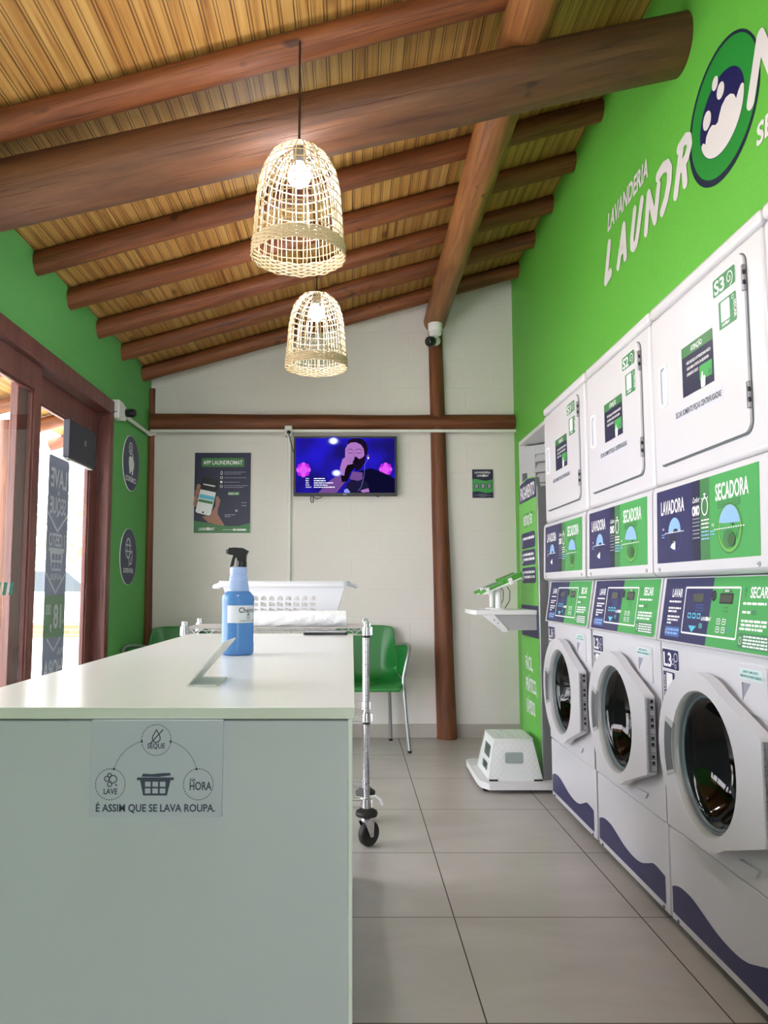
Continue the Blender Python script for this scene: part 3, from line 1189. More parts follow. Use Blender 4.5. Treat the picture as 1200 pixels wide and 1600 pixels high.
for z in (0.884, 0.53, 0.185):
    wire_shelf(z)
b = M()   # loose plastic tie on the near right post
b.tube([(hx + 0.012, -hy - 0.004, 0.20), (hx + 0.035, -hy - 0.006, 0.203), (hx + 0.055, -hy - 0.008, 0.188), (hx + 0.064, -hy - 0.006, 0.168)], [0.004, 0.005, 0.006, 0.007], FILM, 7)
b.build('plastic_tie', t)

# laundry basket
BZ = 0.8885
t = thing('laundry_basket', (-0.296, 3.455, BZ), 'white plastic laundry basket with slotted sides standing on the wire cart', 'basket')
bw, tw, bd, td, hh = 0.212, 0.270, 0.075, 0.125, 0.19


def side(fr, wb_, wt_, H_, cols, mat, th=0.003):
    holes = []
    for c in range(cols):
        cx = (c - (cols - 1) / 2) * (wb_ * 1.35 / cols)
        for r_ in range(3):
            z0 = 0.060 + r_ * 0.027
            w2 = wb_ * 1.35 / cols * 0.36
            sk = 0.008
            if r_ == 2:
                holes.append([(cx - w2, z0), (cx + w2, z0 - sk * 0.4), (cx + w2, z0 + 0.012), (cx + w2 * 0.4, z0 + 0.019), (cx - w2 * 0.5, z0 + 0.017)])
            else:
                holes.append([(cx - w2, z0), (cx + w2, z0 - sk * 0.4), (cx + w2, z0 + 0.016 - sk * 0.4), (cx - w2, z0 + 0.020)])
    bb_ = M()
    b.prism([(-wb_, 0), (wb_, 0), (wt_, H_), (-wt_, H_)], fr, -th / 2, th / 2, mat, holes)


b = M()
sl = math.hypot(hh, td - bd)
up = V(0, -(td - bd) / sl, hh / sl)
side((V(0, -bd, 0), X_, up, X_.cross(up)), bw, tw, sl, 8, BASKETM)
up2 = V(0, (td - bd) / sl, hh / sl)
side((V(0, bd, 0), -X_, up2, (-X_).cross(up2)), bw, tw, sl, 8, BASKETM)
sl2 = math.hypot(hh, tw - bw)
up3 = V((tw - bw) / sl2, 0, hh / sl2)
side((V(bw, 0, 0), Y_, up3, Y_.cross(up3)), bd, td, sl2, 3, BASKETM)
up4 = V(-(tw - bw) / sl2, 0, hh / sl2)
side((V(-bw, 0, 0), -Y_, up4, (-Y_).cross(up4)), bd, td, sl2, 3, BASKETM)
b.box(-bw, bw, -bd, bd, 0, 0.004, BASKETM)
b.build('body', t, ang=30)
b = M()
b.prism(rr(-tw - 0.014, -td - 0.014, tw + 0.014, td + 0.014, 0.03), (V(0, 0, 0), X_, Y_, Z_), hh - 0.004, hh + 0.002, BASKETM,
        [rr(-tw + 0.003, -td + 0.003, tw - 0.003, td - 0.003, 0.02)])
b.prism(rr(-tw - 0.014, -td - 0.014, tw + 0.014, td + 0.014, 0.03), (V(0, 0, 0), X_, Y_, Z_), hh - 0.02, hh - 0.003, BASKETM,
        [rr(-tw - 0.010, -td - 0.010, tw + 0.010, td + 0.010, 0.028)])
b.build('rim', t)
for sg in (-1, 1):
    b = M()
    x = sg * (tw + 0.008)
    b.tube([(x, -0.06, hh - 0.008), (x + sg * 0.022, -0.058, hh - 0.016), (x + sg * 0.036, -0.05, hh - 0.022), (x + sg * 0.036, 0.05, hh - 0.022),
            (x + sg * 0.022, 0.058, hh - 0.016), (x, 0.06, hh - 0.008)], 0.009, BASKETM, 10)
    b.build('handle', t)

# roll of plastic bags
t = thing('bag_roll', (-0.222, 3.275, 0.9215), 'roll of white plastic bags lying on the cart in front of the laundry basket', 'roll')
b = M()
rg = random.Random(4)
n, st = 40, 46
vs, fs = [], []
for i in range(st + 1):
    x = -0.198 + 0.396 * i / st
    for k in range(n):
        a = 2 * PI * k / n
        r_ = 0.0335 + 0.0022 * math.sin(3 * a + 24 * x) * math.sin(40 * x + 2 * a) + rg.uniform(-0.0006, 0.0006)
        vs.append((x, r_ * math.cos(a), r_ * math.sin(a)))
for i in range(st):
    for k in range(n):
        k2 = (k + 1) % n
        fs.append((i * n + k, (i + 1) * n + k, (i + 1) * n + k2, i * n + k2))
b.add(vs, fs, FILM)
b.build('film', t)
for x, sg in ((-0.198, -1), (0.198, 1)):
    b = M()
    b.lathe([(0.033, 0), (0.0325, 0.001), (0.015, 0.0012), (0.014, -0.02)], (x, 0, 0), FILM, (sg, 0, 0), 30, cap0=False)
    b.build('roll_end', t)


# ================================================================== chairs
def chair(loc, rz, label):
    t = thing('armchair', loc, label, 'chair', None, rz)
    # shell: seat and back as one moulded sheet
    b = M()
    rows = [  # (y, z, halfwidth, edge rise, edge forward)
        (-0.245, 0.385, 0.225, 0.00, 0), (-0.250, 0.405, 0.232, 0.00, 0), (-0.235, 0.428, 0.238, 0.006, 0), (-0.15, 0.432, 0.240, 0.020, 0),
        (-0.05, 0.424, 0.236, 0.030, 0), (0.05, 0.420, 0.228, 0.040, 0.0), (0.13, 0.424, 0.222, 0.055, -0.02), (0.175, 0.445, 0.220, 0.07, -0.05),
        (0.195, 0.49, 0.220, 0.06, -0.09), (0.205, 0.55, 0.222, 0.04, -0.10), (0.212, 0.62, 0.216, 0.02, -0.07), (0.222, 0.70, 0.212, 0.0, -0.045),
        (0.232, 0.765, 0.208, -0.004, -0.03), (0.236, 0.79, 0.196, -0.010, -0.025)]
    nc = 17
    vs, fs = [], []
    for (y, z, hw, er, ef) in rows:
        for j in range(nc):
            u = -1 + 2 * j / (nc - 1)
            e = max(0, (abs(u) - 0.45) / 0.55) ** 2
            vs.append((hw * u, y + ef * e, z + er * e - (0.012 * (1 - u * u) if y < 0.15 and z > 0.41 else 0)))
    for i in range(len(rows) - 1):
        for j in range(nc - 1):
            a = i * nc + j
            fs.append((a, a + 1, a + nc + 1, a + nc))
    b.add(vs, fs, CHAIRG)
    # arm wings
    for sg in (-1, 1):
        wing = [[(0.216, 0.13, 0.47), (0.232, 0.06, 0.46), (0.246, -0.03, 0.455), (0.252, -0.10, 0.45)],
                [(0.222, 0.12, 0.55), (0.246, 0.05, 0.55), (0.262, -0.04, 0.55), (0.268, -0.11, 0.54)],
                [(0.219, 0.13, 0.625), (0.250, 0.06, 0.628), (0.272, -0.03, 0.64), (0.278, -0.11, 0.63)],
                [(0.217, 0.14, 0.655), (0.256, 0.07, 0.655), (0.279, -0.02, 0.668), (0.285, -0.11, 0.662)]]
        vs = [(sg * x, y, z) for r_ in wing for (x, y, z) in r_]
        fs = [(i * 4 + j, i * 4 + j + 1, i * 4 + j + 5, i * 4 + j + 4) for i in range(3) for j in range(3)]
        b.add(vs, fs, CHAIRG)
    o = b.build('shell', t, ang=60, solid=0.008)
    sb = o.modifiers.new('sub', 'SUBSURF')
    sb.levels = 1
    sb.render_levels = 2
    for sg in (-1, 1):
        b = M()
        pts = [(0.225, 0.14, 0.655), (0.262, 0.06, 0.668), (0.284, -0.04, 0.676), (0.290, -0.12, 0.672), (0.288, -0.165, 0.655), (0.280, -0.185, 0.62),
               (0.262, -0.195, 0.55), (0.246, -0.205, 0.48), (0.243, -0.21, 0.44), (0.248, -0.213, 0.38), (0.262, -0.222, 0.20), (0.280, -0.232, 0.012)]
        b.tube([(sg * x, y, z) for x, y, z in pts], 0.0115, ALU, 12)
        l = b.build('front_leg', t)
        b = M()
        b.lathe([(0.0125, 0), (0.0135, 0.004), (0.0130, 0.016)], (sg * 0.280, -0.232, 0), RUBBER, n=14)
        b.build('foot_cap', l)
        b = M()
        b.tube([(sg * 0.165, 0.10, 0.418), (sg * 0.170, 0.13, 0.36), (sg * 0.180, 0.17, 0.012)], 0.0115, ALU, 12)
        l = b.build('rear_leg', t)
        b = M()
        b.lathe([(0.0125, 0), (0.0135, 0.004), (0.0130, 0.016)], (sg * 0.180, 0.17, 0), RUBBER, n=14)
        b.build('foot_cap', l)
        b = M()
        b.lathe([(0.015, 0.385), (0.019, 0.40), (0.019, 0.425)], (sg * 0.166, 0.11, 0), CHAIRG, n=14)
        b.build('socket', t)
    return t


chair((0.088, 5.235, 0), 0.0, 'green plastic armchair with metal legs standing right of the wire cart')
chair((-1.163, 5.06, 0), 0.0, 'green plastic armchair mostly hidden behind the counter in the left back corner')

# ================================================================== back wall: conduit, television, posters
t = thing('conduit', (-0.455, YB, 0), 'white cable conduit along the back wall under the log beam and beside the television', 'conduit')
b = M()
b.box(XL + 0.455 + 0.02, XR + 0.455 - 0.004, -0.086, -0.068, 2.168, 2.188, PIPE)
b.build('channel', t, bevel=0.002)
b = M()
b.box(-0.013, 0.013, -0.024, -0.0005, 0.0, 2.15, PIPE)
b.build('channel', t, bevel=0.003)
b = M()
b.box(-0.030, 0.026, -0.092, -0.0005, 2.145, 2.215, PIPE)
b.build('outlet_box', t, bevel=0.004)
b = M()
b.lathe([(0.015, 0), (0.013, 0.02), (0.006, 0.03)], (0.0, -0.092, 2.165), BLACK, (0, -1, 0), 14)
b.tube([(0.0, -0.12, 2.163), (0.008, -0.125, 2.13), (0.026, -0.12, 2.06), (0.035, -0.10, 2.02)], 0.0035, BLACK, 6)
b.build('plug', t)

TX0, TX1, TZ0, TZ1 = -0.420, 0.323, 1.709, 2.142
TYF = 5.44
t = thing('television', ((TX0 + TX1) / 2, 5.46, TZ0), 'flat television on the back wall showing a singer on a blue stage', 'television')
TW, TH = TX1 - TX0, TZ1 - TZ0
b = M()
b.box(-TW / 2, TW / 2, TYF - 5.46, 0.02, 0, TH, BLACK)
b.build('casing', t, bevel=0.003)
b = M()
b.box(-0.12, 0.12, 0.02, 0.047, 0.13, 0.30, BLACK)
b.build('wall_mount', t)
b = M()
b.tube([(-0.245, 0.0, 0.0), (-0.248, 0.0, -0.03), (-0.240, 0.0, -0.048), (-0.230, 0.0, -0.046), (-0.232, 0.0, 0.0)], 0.0035, BLACK, 6)
b.tube([(-0.235, 0.0, -0.002), (-0.205, 0.0, -0.022), (-0.175, 0.0, -0.012), (-0.165, 0.0, 0.002)], 0.0025, BLACK, 6)
b.box(0.225, 0.243, -0.012, 0.006, -0.006, 0.002, BLACK)
b.build('cable', t)


def stage_mat():
    m = bpy.data.materials.new('screen_stage')
    m.use_nodes = True
    nt = m.node_tree
    nt.nodes.remove(nt.nodes['Principled BSDF'])
    tc = nt.nodes.new('ShaderNodeTexCoord')
    n = nt.nodes.new('ShaderNodeTexNoise')
    n.inputs['Scale'].default_value = 4.5
    n.inputs['Detail'].default_value = 1
    nt.links.new(tc.outputs['Object'], n.inputs['Vector'])
    r = nt.nodes.new('ShaderNodeValToRGB')
    r.color_ramp.elements[0].position = 0.35
    r.color_ramp.elements[0].color = (0.012, 0.008, 0.16, 1)
    r.color_ramp.elements[1].position = 0.65
    r.color_ramp.elements[1].color = (0.02, 0.012, 0.62, 1)
    nt.links.new(n.outputs[0], r.inputs[0])
    e = nt.nodes.new('ShaderNodeEmission')
    nt.links.new(r.outputs[0], e.inputs[0])
    e.inputs[1].default_value = SCR
    nt.links.new(e.outputs[0], nt.nodes['Material Output'].inputs[0])
    return m


SCR = 0.36
E_BG = stage_mat()
E_SKIN = em('screen_skin', (176, 120, 196), SCR)
E_SKIN2 = em('screen_skin_shade', (118, 78, 150), SCR)
E_HAIR = em('screen_hair', (26, 14, 40), SCR)
E_SHIRT = em('screen_shirt', (14, 12, 46), SCR)
E_TEE = em('screen_tee', (30, 26, 60), SCR)
E_MIC = em('screen_mic', (16, 12, 22), SCR)
E_W = em('screen_white', (240, 244, 255), SCR * 1.4)
E_GLOW = em('screen_glow', (150, 160, 255), SCR)
E_HAZE = em('screen_haze', (52, 48, 170), SCR)
E_PINK = em('screen_pink', (196, 40, 232), SCR)
E_PINK2 = em('screen_magenta', (232, 90, 250), SCR)
fr = f_back(-TW / 2, TYF - 5.46 - 0.0006, 0)
b = M().gfx(fr, 0.0004, 0.0001)


def T(x, y):   # television layout: 960 x 555 px
    return (x / 960.0 * TW, (555 - y) / 555.0 * TH)


def TP(pts, m, k):
    b.poly([T(*p) for p in pts], m, k)


sx_, sz_ = TW / 960.0, TH / 555.0
TP([(20, 18), (940, 18), (940, 528), (20, 528)], E_BG, 0)
for (cx, cy, s_) in ((92, 315, 1.0), (855, 310, 0.9)):
    for i in range(8):
        a = 2 * PI * i / 8
        b.ell(*T(cx + 44 * s_ * math.cos(a), cy + 44 * s_ * math.sin(a)), 24 * s_ * sx_, 26 * s_ * sz_, E_PINK if i % 2 else E_PINK2, 1, 14)
    b.ell(*T(cx, cy), 40 * s_ * sx_, 42 * s_ * sz_, E_PINK2, 2, 16)
b.ell(*T(370, 48), 74 * sx_, 44 * sz_, E_HAZE, 1)
b.ell(*T(370, 45), 48 * sx_, 34 * sz_, E_GLOW, 2)
b.ell(*T(370, 45), 32 * sx_, 26 * sz_, E_W, 3)
# shoulders, shirt, arm
TP([(560, 528), (575, 400), (600, 330), (720, 300), (800, 330), (900, 370), (940, 400), (940, 528)], E_SHIRT, 3)
TP([(230, 528), (330, 420), (430, 350), (445, 300), (500, 300), (500, 400), (400, 528)], E_SKIN2, 4)
TP([(470, 528), (500, 440), (550, 400), (650, 405), (690, 440), (700, 528)], E_TEE, 4)
TP([(470, 500), (500, 488), (525, 520), (520, 528), (470, 528)], E_GLOW, 5)
TP([(620, 505), (695, 485), (705, 520), (640, 527)], E_SKIN, 5)
TP([(520, 400), (545, 330), (640, 340), (640, 400), (600, 418)], E_SKIN2, 5)
# head
TP([(478, 190), (480, 120), (505, 72), (550, 50), (600, 55), (640, 80), (660, 130), (655, 190), (640, 240), (600, 270), (560, 270), (520, 260), (490, 230)], E_SKIN, 6)
TP([(500, 80), (510, 40), (560, 20), (630, 24), (675, 60), (690, 120), (680, 180), (660, 190), (652, 120), (625, 80), (580, 58), (535, 60)], E_HAIR, 7)
TP([(560, 200), (580, 190), (610, 215), (640, 200), (660, 180), (672, 190), (660, 250), (620, 310), (580, 330), (560, 290), (590, 270), (598, 240)], E_HAIR, 7)
for pts in ([(500, 130), (530, 120), (550, 132)], [(575, 128), (610, 120), (640, 132)], [(505, 152), (525, 160), (545, 154)], [(580, 154), (605, 162), (628, 154)]):
    b.stroke([T(*p) for p in pts], 0.0032, E_HAIR, 8)
b.stroke([T(562, 140), T(556, 180), T(568, 190)], 0.0022, E_SKIN2, 8)
b.ell(*T(692, 195), 13 * sx_, 24 * sz_, E_SKIN2, 7)
b.ell(*T(694, 205), 7 * sx_, 9 * sz_, E_W, 8, 10)
b.stroke([T(694, 210), T(662, 260), T(655, 370), T(630, 470), T(600, 510)], 0.0016, E_GLOW, 8)
# hand and microphone
TP([(440, 360), (430, 300), (455, 215), (490, 190), (530, 185), (565, 205), (568, 250), (540, 262), (500, 270), (480, 310), (470, 370)], E_SKIN, 8)
for i, (x0_, y0_) in enumerate(((500, 205), (498, 222), (500, 240))):
    b.stroke([T(x0_, y0_), T(x0_ + 45, y0_ + 6), T(x0_ + 62, y0_ + 22)], 0.0014, E_SKIN2, 9)
TP([(568, 205), (600, 212), (612, 245), (592, 275), (560, 270), (545, 250)], E_MIC, 9)
TP([(470, 300), (520, 245), (560, 250), (575, 280), (530, 340), (500, 420), (450, 430), (440, 380)], E_MIC, 7)
b.ell(*T(400, 345), 46 * sx_, 32 * sz_, E_GLOW, 9)
b.ell(*T(400, 345), 30 * sx_, 22 * sz_, E_W, 10)
for i, s_ in enumerate(('Artista:', 'Música:', 'Álbum:', 'Direção:', 'Compositor:')):
    y = 400 + i * 20
    b.text(s_, *T(114, y), 0.0095, E_W, None, 11, 'l', 0.012)
    b.bars(T(190, 0)[0], T(290 + (60 if i in (2, 4) else 0) + i * 8, 0)[0], [T(0, y)[1]], 0.006, E_W, 11, seed=i)
b.build('screen', t, ang=0)
b = M().gfx(fr, 0.0004, 0.0001)
b.rect(*T(460, 546), *T(496, 538), GREYT, 3)
b.build('maker_mark', t, ang=0)


# ---- app poster
def mini_logo(b, x, y, w_, m, k):
    """small word-mark: LAUNDR (disc) MAT"""
    h = w_ * 0.17
    b.text('LAUNDR', x, y, h, m, w_ * 0.53, k, 'l', 0.03, 0.18)
    b.ell(x + w_ * 0.60, y + h * 0.5, h * 0.62, h * 0.62, m, k, 16)
    b.text('MAT', x + w_ * 0.68, y, h, m, w_ * 0.31, k, 'l', 0.03, 0.18)


pw, ph = 0.408, 0.586
t = thing('app_poster', (-0.938, YB - 0.006, 1.445), 'tall navy and green app poster with a hand holding a phone, left of the television', 'poster')
b = M()
b.box(-pw / 2 - 0.004, pw / 2 + 0.004, -0.006, 0.004, -0.004, ph + 0.004, WHITE)
b.build('board', t, bevel=0.001)
b = M().gfx(f_back(-pw / 2, -0.006, 0), 0.0004, 0.0002)


def P(px, py):   # poster layout: x 40..1060, y 90..1515
    return ((px - 40) / 1020.0 * pw, (1515 - py) / 1425.0 * ph)


b.rect(0, 0, pw, ph, NAVY2, 0)
b.poly([P(40, 1515), P(40, 1300), P(200, 1320), P(420, 1360), P(620, 1390), P(850, 1390), P(1060, 1335), P(1060, 1515)], GREEN_D, 1)
b.rrect(*P(165, 345), *P(940, 185), 0.01, GREEN_D, 1)
b.text('APP LAUNDROMAT', *P(552, 300), 0.030, WHITE, 0.285, 2)
# arm, hand, phone
b.poly([P(190, 1230), P(340, 1180), P(430, 1040), P(430, 880), P(470, 860), P(515, 930), P(500, 1010), P(470, 1100), P(470, 1180), P(600, 1385), P(470, 1370), P(300, 1330)], SKINP, 2)
for q in ((120, 700, 40, 55), (95, 790, 38, 60), (75, 900, 36, 62), (58, 1000, 30, 50)):
    b.ell(*P(q[0], q[1]), q[2] / 1020 * pw, q[3] / 1425 * ph, SKINP, 2)
b.poly([P(185, 545), P(215, 528), P(460, 575), P(490, 610), P(350, 1205), P(310, 1220), P(80, 1165), P(60, 1130)], BLACKP, 3)
b.poly([P(150, 740), P(435, 800), P(345, 1195), P(310, 1210), P(90, 1155), P(70, 1125)], WHITE, 4)
b.poly([P(145, 822), P(412, 876), P(396, 945), P(130, 895)], CYAN, 5)
b.poly([P(126, 910), P(390, 960), P(372, 1008), P(112, 958)], GREEN_D, 5)
b.poly([P(205, 640), P(420, 680), P(415, 700), P(200, 660)], WHITE, 4)
b.ell(*P(205, 1148), 0.007, 0.007, BLACKP, 5, 14)
for i, (y, x1, lines) in enumerate(((450, 970, 2), (535, 980, 1), (612, 860, 1), (690, 1020, 2))):
    if i == 0:
        b.frame(*P(515, y + 30), *P(548, y - 30), 0.003, WHITE, 2, 0.002)
    elif i == 2:
        b.ell(*P(528, y), 0.009, 0.009, WHITE, 2, 16)
    else:
        b.ring(*P(530, y), 0.010, 0.010, 0.003, WHITE, 2, 18)
    for l in range(lines):
        yy = y + (8 if lines == 1 else (-8 + 32 * l))
        b.bars(P(580, 0)[0], P(x1 - l * 80, 0)[0], [P(0, yy)[1]], 0.0045, GREYT, 2, seed=i * 3 + l)
b.rrect(*P(645, 850), *P(860, 785), 0.006, GREEN_D, 1)
b.text('BAIXE O APP', *P(752, 835), 0.014, WHITE, 0.07, 2)
b.bars(P(900, 0)[0], P(985, 0)[0], [P(0, 985)[1], P(0, 1038)[1]], 0.005, GREYT, 2, seed=9)
b.bars(P(600, 0)[0], P(795, 0)[0], [P(0, 1200)[1]], 0.006, GREYT, 2, seed=11)
b.bars(P(600, 0)[0], P(700, 0)[0], [P(0, 1230)[1]], 0.006, GREYT, 2, seed=12)
b.ell(*P(808, 1120), 0.010, 0.010, GREYT, 2, 16)
mini_logo(b, *P(130, 1465), 0.115, WHITE, 2)
b.bars(P(560, 0)[0], P(735, 0)[0], [P(0, 1460)[1]], 0.003, WHITE, 2, seed=13)
b.rrect(*P(745, 1472), *P(812, 1440), 0.003, WHITE, 2)
b.rrect(*P(820, 1472), *P(990, 1440), 0.003, WHITE, 2)
b.build('print', t, ang=0)

# ---- small poster
pw, ph = 0.15, 0.207
t = thing('small_poster', (0.948, YB - 0.004, 1.702), 'small navy and green laundry poster with three squares, right of the upright log', 'poster')
b = M()
b.box(-pw / 2, pw / 2, -0.003, 0.003, 0, ph, NAVY2)
b.build('board', t)
b = M().gfx(f_back(-pw / 2, -0.003, 0), 0.0004, 0.0002)
b.text('LAVANDERIA', pw / 2, ph * 0.855, 0.0155, WHITE, 0.115, 2)
mini_logo(b, pw * 0.22, ph * 0.745, 0.085, WHITE, 2)
wv = [(pw * i / 16, ph * (0.63 + 0.03 * math.sin(i / 16 * 6.5 + 0.6))) for i in range(17)]
wv2 = [(pw * i / 16, ph * (0.20 + 0.03 * math.sin(i / 16 * 6.5 + 0.2))) for i in range(16, -1, -1)]
b.poly(wv + wv2, GREEN, 1)
for i in range(3):
    x = pw * (0.09 + 0.31 * i)
    b.rrect(x, ph * 0.33, x + pw * 0.22, ph * 0.50, 0.002, NAVY2, 2)
    b.rrect(x + 0.005, ph * 0.345, x + pw * 0.22 - 0.005, ph * 0.485, 0.002, GREYT, 3)
b.bars(pw * 0.3, pw * 0.7, [ph * 0.11], 0.003, GREYT, 2, seed=2)
b.bars(pw * 0.1, pw * 0.9, [ph * 0.075], 0.003, GREYT, 2, seed=3)
b.bars(pw * 0.35, pw * 0.65, [ph * 0.04], 0.003, GREYT, 2, seed=4)
b.build('print', t, ang=0)


# ================================================================== left wall: round signs, camera, black box
def disc(name, y, z, label, draw):
    t = thing(name, (XL, y, z), label, 'sign', 'round signs on the left green wall')
    b = M()
    b.lathe([(0.186, 0.0), (0.186, 0.003), (0.1850, 0.004)], (0, 0, 0), WHITE, (1, 0, 0), 56)
    b.build('plate', t)
    b = M().gfx(f_left(0.004, 0, 0), 0.0004, 0.0002)
    b.ell(0, 0, 0.183, 0.183, NAVY, 0, 56)
    draw(b)
    b.build('print', t, ang=0)


def d_eco(b):
    b.ring(-0.02, 0.095, 0.042, 0.042, 0.008, WHITE, 2)
    b.text('$', -0.02, 0.074, 0.042, WHITE, 0.026, 2)
    b.poly([(-0.055, 0.035), (-0.03, 0.045), (0.01, 0.042), (0.035, 0.075), (0.038, 0.035), (0.065, 0.01), (0.062, -0.025), (0.045, -0.04), (0.04, -0.075),
            (0.015, -0.075), (0.012, -0.055), (-0.015, -0.055), (-0.018, -0.075), (-0.042, -0.07), (-0.048, -0.035), (-0.06, -0.01)], WHITE, 2)
    b.text('ECONÔMICO', 0, -0.125, 0.035, WHITE, 0.235, 2)


def d_sus(b):
    b.ring(-0.015, 0.055, 0.062, 0.068, 0.007, WHITE, 2)
    b.ring(-0.015, 0.055, 0.030, 0.068, 0.006, WHITE, 2)
    b.stroke([(-0.072, 0.075), (0.042, 0.075)], 0.006, WHITE, 2)
    b.stroke([(-0.075, 0.035), (0.03, 0.035)], 0.006, WHITE, 2)
    b.poly([(0.005, -0.045), (0.0, -0.01), (0.025, 0.02), (0.07, 0.04), (0.075, -0.01), (0.06, -0.045), (0.03, -0.06)], NAVY, 3)
    b.stroke([(0.0, -0.065), (0.0, -0.01), (0.025, 0.02), (0.07, 0.04), (0.078, -0.01), (0.06, -0.045), (0.025, -0.05), (0.05, 0.0)], 0.007, WHITE, 4)
    b.text('SUSTENTÁVEL', 0, -0.105, 0.030, WHITE, 0.225, 2)


disc('round_sign', 5.037, 1.877, 'round navy ECONÔMICO sign with a piggy bank on the left green wall', d_eco)
disc('round_sign', 5.032, 1.256, 'round navy SUSTENTÁVEL sign with a globe and leaf on the left green wall', d_sus)

t = thing('wall_camera', (XL, 4.66, 2.15), 'white junction box with black camera and pipe on the left wall by the door', 'camera')
b = M()
b.box(0, 0.045, -0.05, 0.05, -0.06, 0.055, PIPE)
b.box(0.0, 0.048, 0.05, 0.10, -0.05, 0.045, PIPE)
b.build('junction_box', t, bevel=0.006)
b = M()
b.lathe([(0.024, 0), (0.026, 0.012), (0.026, 0.05), (0.022, 0.058)], (0.05, 0.085, 0.0), BLACK, (1, -0.2, -0.05), 20)
b.build('lens', t)
b = M()
b.tube([(0.022, 0.10, -0.005), (0.022, 0.70, 0.0), (0.024, 0.78, 0.004), (0.05, 0.80, 0.02)], 0.0125, PIPE, 12)
b.lathe([(0.0165, 0), (0.0165, 0.05)], (0.022, 0.69, 0.0), PIPE, (0, 1, 0), 14)
b.build('pipe', t)
b = M()
b.tube([(0.045, 0.06, 0.0), (0.03, -0.05, -0.02), (0.008, -0.13, -0.05), (-0.03, -0.16, -0.08), (-0.036, -0.19, -0.15), (-0.034, -0.20, -0.34),
        (-0.012, -0.19, -0.40), (-0.006, -0.175, -0.45), (-0.012, -0.185, -0.52), (-0.034, -0.21, -0.56)], 0.0022, CORD, 6)
b.build('cable', t)

t = thing('display_box', (-1.500, 4.165, 1.735), 'flat black box hanging inside the glass door above the price sticker', 'box')
b = M()
b.box(-0.017, 0.018, -0.205, 0.205, 0, 0.203, pm('box_black', (40, 42, 56), 0.45))
b.build('casing', t, bevel=0.003)
b = M()
b.box(-0.014, 0.008, -0.19, 0.19, -0.010, 0.0, SILVERPL)  # pale strip stands in for outdoor glow along the underside
b.build('bottom_glow', t)
b = M().gfx(f_left(0.018, 0, 0))
b.rrect(0.015, 0.10, 0.045, 0.128, 0.003, GREYT, 1)
b.text('ON', 0.030, 0.107, 0.014, NAVY2, 0.022, 2)
b.build('badge', t, ang=0)
for y in (-0.12, 0.14):
    b = M()
    b.tube([(0.0, y, 0.20), (0.004, y, 0.235)], 0.004, BLACK, 8)
    b.build('hook', t)

# ceiling camera under the end of the ridge log
t = thing('ceiling_camera', (0.592, 5.30, 2.925), 'white bullet camera with dark lens hood under the end of the ridge log', 'camera')
b = M()
b.lathe([(0.050, 0.0), (0.050, -0.045), (0.046, -0.052), (0.042, -0.054), (0.042, -0.062), (0.046, -0.066), (0.044, -0.080), (0.026, -0.090)], (0, 0, 0), PLASTIC_W, n=32)
b.build('mount', t)
b = M()
b.tube([(0, 0, -0.085), (-0.006, -0.015, -0.105), (-0.012, -0.02, -0.125)], [0.022, 0.02, 0.018], PLASTIC_W, 14)
ax = V(-0.62, -0.75, -0.30).normalized()
c0 = V(0.012, 0.02, -0.118)
b.lathe([(0.020, -0.01), (0.032, 0.0), (0.034, 0.01), (0.034, 0.075)], tuple(c0), PLASTIC_W, tuple(ax), 28)
b.build('body', t)
b = M()
b.lathe([(0.0345, 0.060), (0.0355, 0.062), (0.0355, 0.100), (0.033, 0.104), (0.030, 0.098), (0.014, 0.096)], tuple(c0), BLACK, tuple(ax), 28)
b.lathe([(0.014, 0.095), (0.013, 0.100), (0.006, 0.103)], tuple(c0), CARGL, tuple(ax), 20)
b.build('hood', t)


